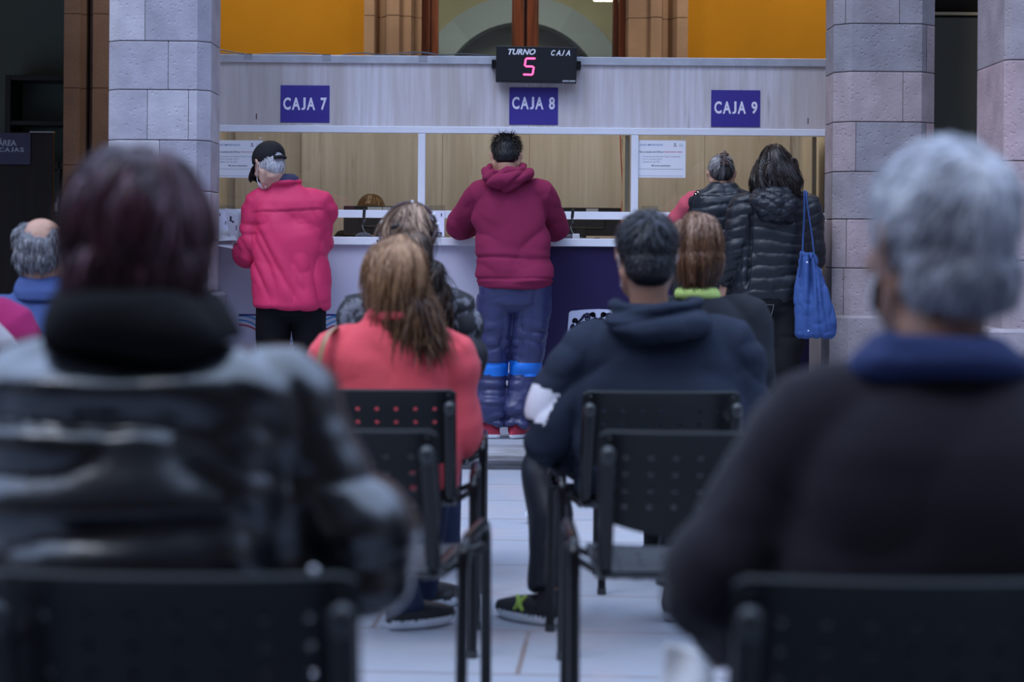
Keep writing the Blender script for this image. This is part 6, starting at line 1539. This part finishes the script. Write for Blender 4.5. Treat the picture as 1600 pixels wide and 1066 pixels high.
# the left flank of that shoe faces the camera: two mirrored arcs crossing
def on(u, v): return bF + dF * (.52 + u) * .29 - sF_ * (.040 + .004) * 1 + Vector((0, 0, .058 + v)) + sF_ * max(0, v) * .55
for s__ in (-1, 1):
    lg.tube([on(s__ * .055, .022), on(s__ * .022, .010), on(s__ * .022, -.004), on(s__ * .055, -.016)], .0065, n=8, sub=4)
lg.tube([on(-.025, .003), on(.025, .003)], .0045, n=8)
lgo = lg.build('side_mark', kk, shs[0], True)
hm = hair_mat('hair_black_grey', (.006, .006, .008), (.020, .020, .024), (.14, .15, .19), .4)
def sh(m): H.ball(m, (0, -.018, .042), (.084, .096, .088)); H.ball(m, (0, -.050, -.028), (.074, .055, .066)); H.ball(m, (0, .045, .078), (.064, .045, .046))
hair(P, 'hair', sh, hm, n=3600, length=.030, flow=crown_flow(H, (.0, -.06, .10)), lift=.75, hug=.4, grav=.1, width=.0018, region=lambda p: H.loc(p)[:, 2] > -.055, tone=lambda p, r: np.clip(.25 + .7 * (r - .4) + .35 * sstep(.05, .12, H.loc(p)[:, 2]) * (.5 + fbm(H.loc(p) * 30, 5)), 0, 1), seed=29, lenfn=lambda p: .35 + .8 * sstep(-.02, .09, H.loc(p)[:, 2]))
mask_(P, H, mat('white_mask', (.78, .8, .86), .7))

# ---- woman with sunglasses pushed up, wavy hair, dark patterned jacket
Y0 = 6.87
H = Head(W(639, 379, 6.87), yaw=-6, pitch=-6, sc=1.0)
P = seated(ROWZ, W(640, 0, Y0).x, 'person with long wavy hair and sunglasses on the head in a dark patterned jacket', H, W(642, 440, Y0), W(562, 490, Y0), W(716, 490, Y0), W(548, 575, Y0 - .02), W(728, 575, Y0 - .02), W(585, 600, Y0 + .28), W(695, 600, Y0 + .28), SK_TAN, hw=.14)
def pat_mat():
    m, nt, b = new_mat('dark_flecked_print'); L = nt.links
    tc = N(nt, 'ShaderNodeTexCoord'); v = N(nt, 'ShaderNodeTexNoise'); v.inputs['Scale'].default_value = 26; v.inputs['Detail'].default_value = 3
    L.new(tc.outputs['Object'], v.inputs[0]); cr = N(nt, 'ShaderNodeValToRGB'); e = cr.color_ramp.elements
    e[0].position = .50; e[0].color = (.010, .010, .014, 1); e[1].position = .60; e[1].color = (.16, .16, .19, 1); L.new(v.outputs[0], cr.inputs[0]); L.new(cr.outputs[0], b.inputs['Base Color']); b.inputs['Roughness'].default_value = .75
    return m
secs = [S(Y0, 690, 552, 728, .13), S(Y0, 620, 548, 732, .14), S(Y0, 560, 548, 732, .135), S(Y0, 510, 550, 728, .125), S(Y0, 485, 562, 718, .11), S(Y0, 470, 582, 700, .095), S(Y0, 455, 602, 682, .08), S(Y0, 445, 612, 674, .065)]
P.top('patterned_jacket', [pat_mat()], secs, r=(.075, .070, .064, .058, .045), vox=.0095, disp=wrinkle(.010, (7, 7, 9), 151))
P.legs('trousers', [cloth('dark_blue_denim', (.02, .03, .07))]); P.shoes(mat('brown_boot', (.09, .055, .035), .6), M_soleb, size=.25)
hm = hair_mat('hair_dark_blond_streaks', (.018, .010, .007), (.13, .075, .048), (.60, .40, .28), .42)
def sh(m):
    H.ball(m, (0, -.018, .036), (.082, .098, .090)); H.ball(m, (0, -.055, -.015), (.072, .055, .060))
    m.tube([W(636, 372, 6.75), W(640, 395, 6.72), W(655, 425, 6.70), W(678, 455, 6.70), W(690, 482, 6.71), W(693, 500, 6.72)], [.045, .065, .060, .055, .045, .02], n=18, sub=3)
    m.tube([W(612, 385, 6.80), W(606, 405, 6.79), W(604, 440, 6.76)], [.03, .035, .02], n=12)
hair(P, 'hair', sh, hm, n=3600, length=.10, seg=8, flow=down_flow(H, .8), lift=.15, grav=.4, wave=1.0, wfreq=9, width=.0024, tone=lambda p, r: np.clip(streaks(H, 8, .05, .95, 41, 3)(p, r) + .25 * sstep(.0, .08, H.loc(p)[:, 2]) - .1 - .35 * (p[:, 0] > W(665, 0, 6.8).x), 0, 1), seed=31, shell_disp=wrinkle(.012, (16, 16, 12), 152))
tie = P.mb(); tie.tube([H(-.060, -.075, .030), H(-.03, -.112, .045), H(.0, -.120, .048), H(.03, -.112, .045), H(.062, -.075, .028)], .006, n=8, sub=3); tie.build('hair_band', M_blackpl, P.root, True)
sgl = P.mb(); M_sun = mat('tortoise_sunglasses', (.045, .015, .022), .15)
arcp = [H(.094 * math.cos(a), .010 - .05 * math.sin(a) * 0, .050 + .088 * math.sin(a)) for a in np.linspace(.10, PI - .10, 15)]
sgl.tube(arcp, [.005 + .004 * math.sin(a) for a in np.linspace(0, PI, 15)], n=8)
for s_ in (-1, 1):
    sgl.tube([H(s_ * .094, .010, .058), H(s_ * .096, -.03, .035), H(s_ * .090, -.065, .005)], .0045, n=8, sub=3)
so = sgl.build('sunglasses', M_sun, P.root, True)
for a, r_ in ((.15, .008), (PI - .22, .008), (PI * .47, .006), (.55, .007)):
    e_ = P.mb(); e_.ball(H(.099 * math.cos(a), -.002, .050 + .092 * math.sin(a)), r_ * .8, n=12, m=8); e_.build('pearl', mat('white_pearl', (.85, .85, .9), .15, spec=.8), so, True)

# ---- brown haired woman with a lime green collar
H = Head(W(1090, 394, 6.87), yaw=-3, pitch=-6, sc=1.0)
P = seated(ROWZ, W(1105, 0, Y0).x, 'person with short brown hair and a lime green collar under a dark jacket', H, W(1093, 460, Y0), W(1040, 498, Y0), W(1168, 498, Y0), W(1020, 590, Y0), W(1185, 590, Y0), W(1060, 605, Y0 + .28), W(1150, 605, Y0 + .28), SK_LIGHT, hw=.14)
secs = [S(Y0, 690, 1020, 1190, .13), S(Y0, 620, 1015, 1195, .14), S(Y0, 560, 1018, 1192, .135), S(Y0, 520, 1022, 1186, .125), S(Y0, 495, 1032, 1174, .11), S(Y0, 478, 1046, 1152, .095), S(Y0, 468, 1056, 1138, .085), S(Y0, 462, 1062, 1126, .07)]
P.top('jacket', [M_dark2], secs, r=(.078, .072, .064, .058, .045), vox=.0095, disp=wrinkle(.008, (6, 6, 9), 161))
c = P.mb(); c.sect([(W(1092, 469, Y0 - .03), .076, .066, 0, 2.2), (W(1091, 462, Y0 - .03), .078, .068, 0, 2.2), (W(1090, 455, Y0 - .03), .072, .064, 0, 2.2), (W(1090, 449, Y0 - .02), .062, .056, 0, 2.2)])
c.organic('collar', [M_green_c], P.root, .007, 1, wrinkle(.004, (9, 9, 20), 162))
P.legs('trousers', [M_blacktr]); P.shoes(M_blackshoe, M_soleb)
hm = hair_mat('hair_chestnut', (.020, .008, .004), (.13, .060, .028), (.52, .34, .25), .40)
def sh(m): H.ball(m, (0, -.020, .036), (.088, .104, .096)); H.ball(m, (0, -.050, -.030), (.088, .070, .070)); H.ball(m, (0, -.055, -.070), (.066, .045, .040)); H.ball(m, (0, .04, .07), (.066, .05, .05))
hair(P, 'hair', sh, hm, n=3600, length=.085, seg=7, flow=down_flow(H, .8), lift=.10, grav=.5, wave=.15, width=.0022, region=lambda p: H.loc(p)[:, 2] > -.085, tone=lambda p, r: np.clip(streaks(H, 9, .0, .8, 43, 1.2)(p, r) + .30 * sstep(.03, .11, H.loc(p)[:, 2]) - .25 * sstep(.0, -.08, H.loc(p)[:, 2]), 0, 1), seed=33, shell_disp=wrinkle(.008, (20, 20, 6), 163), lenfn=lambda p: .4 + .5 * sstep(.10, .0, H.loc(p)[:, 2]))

# ---- balding man in a blue jacket, far left
H = Head(W(66, 398, 6.87), yaw=-8, pitch=-8, sc=1.03)
P = seated(ROWZ, W(60, 0, Y0).x, 'person with a balding grey head in a blue jacket at the left edge', H, W(64, 455, Y0), W(-8, 500, Y0), W(135, 500, Y0), W(-20, 590, Y0), W(148, 590, Y0), W(20, 605, Y0 + .28), W(100, 605, Y0 + .28), SK_TAN, hw=.15)
secs = [S(Y0, 690, -25, 145, .13), S(Y0, 620, -30, 150, .14), S(Y0, 560, -28, 150, .135), S(Y0, 520, -22, 146, .125), S(Y0, 495, -10, 134, .11), S(Y0, 475, 8, 118, .095), S(Y0, 462, 20, 106, .085), S(Y0, 450, 26, 100, .075)]
P.top('jacket', [M_bluej], secs, r=(.080, .072, .064, .058, .045), vox=.0095, disp=wrinkle(.008, (6, 6, 9), 171))
c = P.mb(); c.sect([(W(64, 470, Y0 - .03), .090, .07, 0, 2.2), (W(63, 455, Y0 - .03), .088, .072, 0, 2.2), (W(62, 440, Y0 - .02), .078, .066, 0, 2.2), (W(62, 432, Y0 - .01), .068, .06, 0, 2.2)])
c.organic('collar', [M_bluej], P.root, .007, 1, wrinkle(.005, (8, 8, 20), 172))
P.legs('trousers', [M_blacktr]); P.shoes(M_blackshoe, M_soleb)
hm = hair_mat('hair_dark_grey', (.05, .05, .055), (.15, .15, .165), (.42, .42, .46), .5)
def sh(m): H.ball(m, (0, -.048, -.012), (.081, .060, .058)); H.ball(m, (-.045, -.02, .045), (.037, .075, .060)); H.ball(m, (.055, -.02, .030), (.028, .07, .055)); H.ball(m, (0, -.068, .022), (.066, .042, .042))
hair(P, 'hair', sh, hm, n=2400, length=.028, flow=down_flow(H, .7), lift=.4, grav=.2, width=.0018, tone=lambda p, r: r * .9, seed=35, shell_disp=wrinkle(.005, (26, 26, 26), 173))

# ---- person in magenta, cut by the left edge
Y0 = 5.84
H = Head(W(-72, 400, 5.86), yaw=5, pitch=-5, sc=1.0)
P = seated(ROWA, W(-66, 0, Y0).x, 'person in a magenta sweater with a pale bag strap at the left edge', H, W(-66, 462, Y0), W(-150, 520, Y0), W(12, 516, Y0), W(-175, 640, Y0), W(26, 630, Y0), W(-120, 690, Y0 + .28), W(-10, 690, Y0 + .28), SK_TAN, hw=.16)
secs = [S(Y0, 770, -175, 35, .13), S(Y0, 690, -180, 40, .15), S(Y0, 600, -180, 40, .145), S(Y0, 540, -172, 34, .135), S(Y0, 505, -155, 20, .12), S(Y0, 480, -130, -5, .10), S(Y0, 466, -110, -25, .085), S(Y0, 456, -100, -35, .07)]
P.top('sweater', [M_mag], secs, r=(.088, .080, .066, .060, .045), vox=.0095, disp=wrinkle(.007, (5, 5, 8), 181))
P.legs('trousers', [M_blacktr]); P.shoes(M_blackshoe, M_soleb)
def sh(m): H.ball(m, (0, -.020, .036), (.086, .100, .092)); H.ball(m, (0, -.050, -.020), (.078, .060, .060))
hair(P, 'hair', sh, MATS['hair_black'], n=1200, length=.05, flow=down_flow(H, .7), lift=.15, width=.002, tone=lambda p, r: r, seed=37)
bo_ = Vector((.0 + W(50, 0, Y0).x, Y0 + .05, .60))
bg = empty('crossbody_bag', bo_, 'pale grey bag strap crossing the back of the magenta sweater', 'bag')
MB(bo_).tube([W(-60, 462, Y0 - .11), W(-30, 495, Y0 - .145), W(0, 525, Y0 - .150), W(22, 550, Y0 - .145), W(45, 585, Y0 - .12), W(62, 640, Y0 - .04), W(64, 690, Y0 + .03)], .026, n=10, sub=4, flat=.20, up=(0, 1, 0)).build('strap', mat('pale_grey_strap', (.50, .48, .52), .7), bg, True)
MB(bo_).box((bo_.x - .02, Y0 - .06, .50), (bo_.x + .06, Y0 + .16, .66), bev=.02).build('pouch', mat('pale_grey_strap', (.5, .48, .52)), bg)

# ---- small white crumpled paper on the ground in the aisle
q = Vector((W(836, 806, 8.35).x, 8.35, .035)); m = MB((q.x, q.y, 0)); m.ball(q, (.035, .04, .032), n=16, m=10)
r_ = bpy.data.objects
pb = m.organic('crumpled_paper', [M_paper], None, .006, 1, wrinkle(.012, (40, 40, 40), 191)); pb.location = (q.x, q.y, 0)
tag(pb, 'small white crumpled paper on the ground beside the satin trouser leg', 'paper')
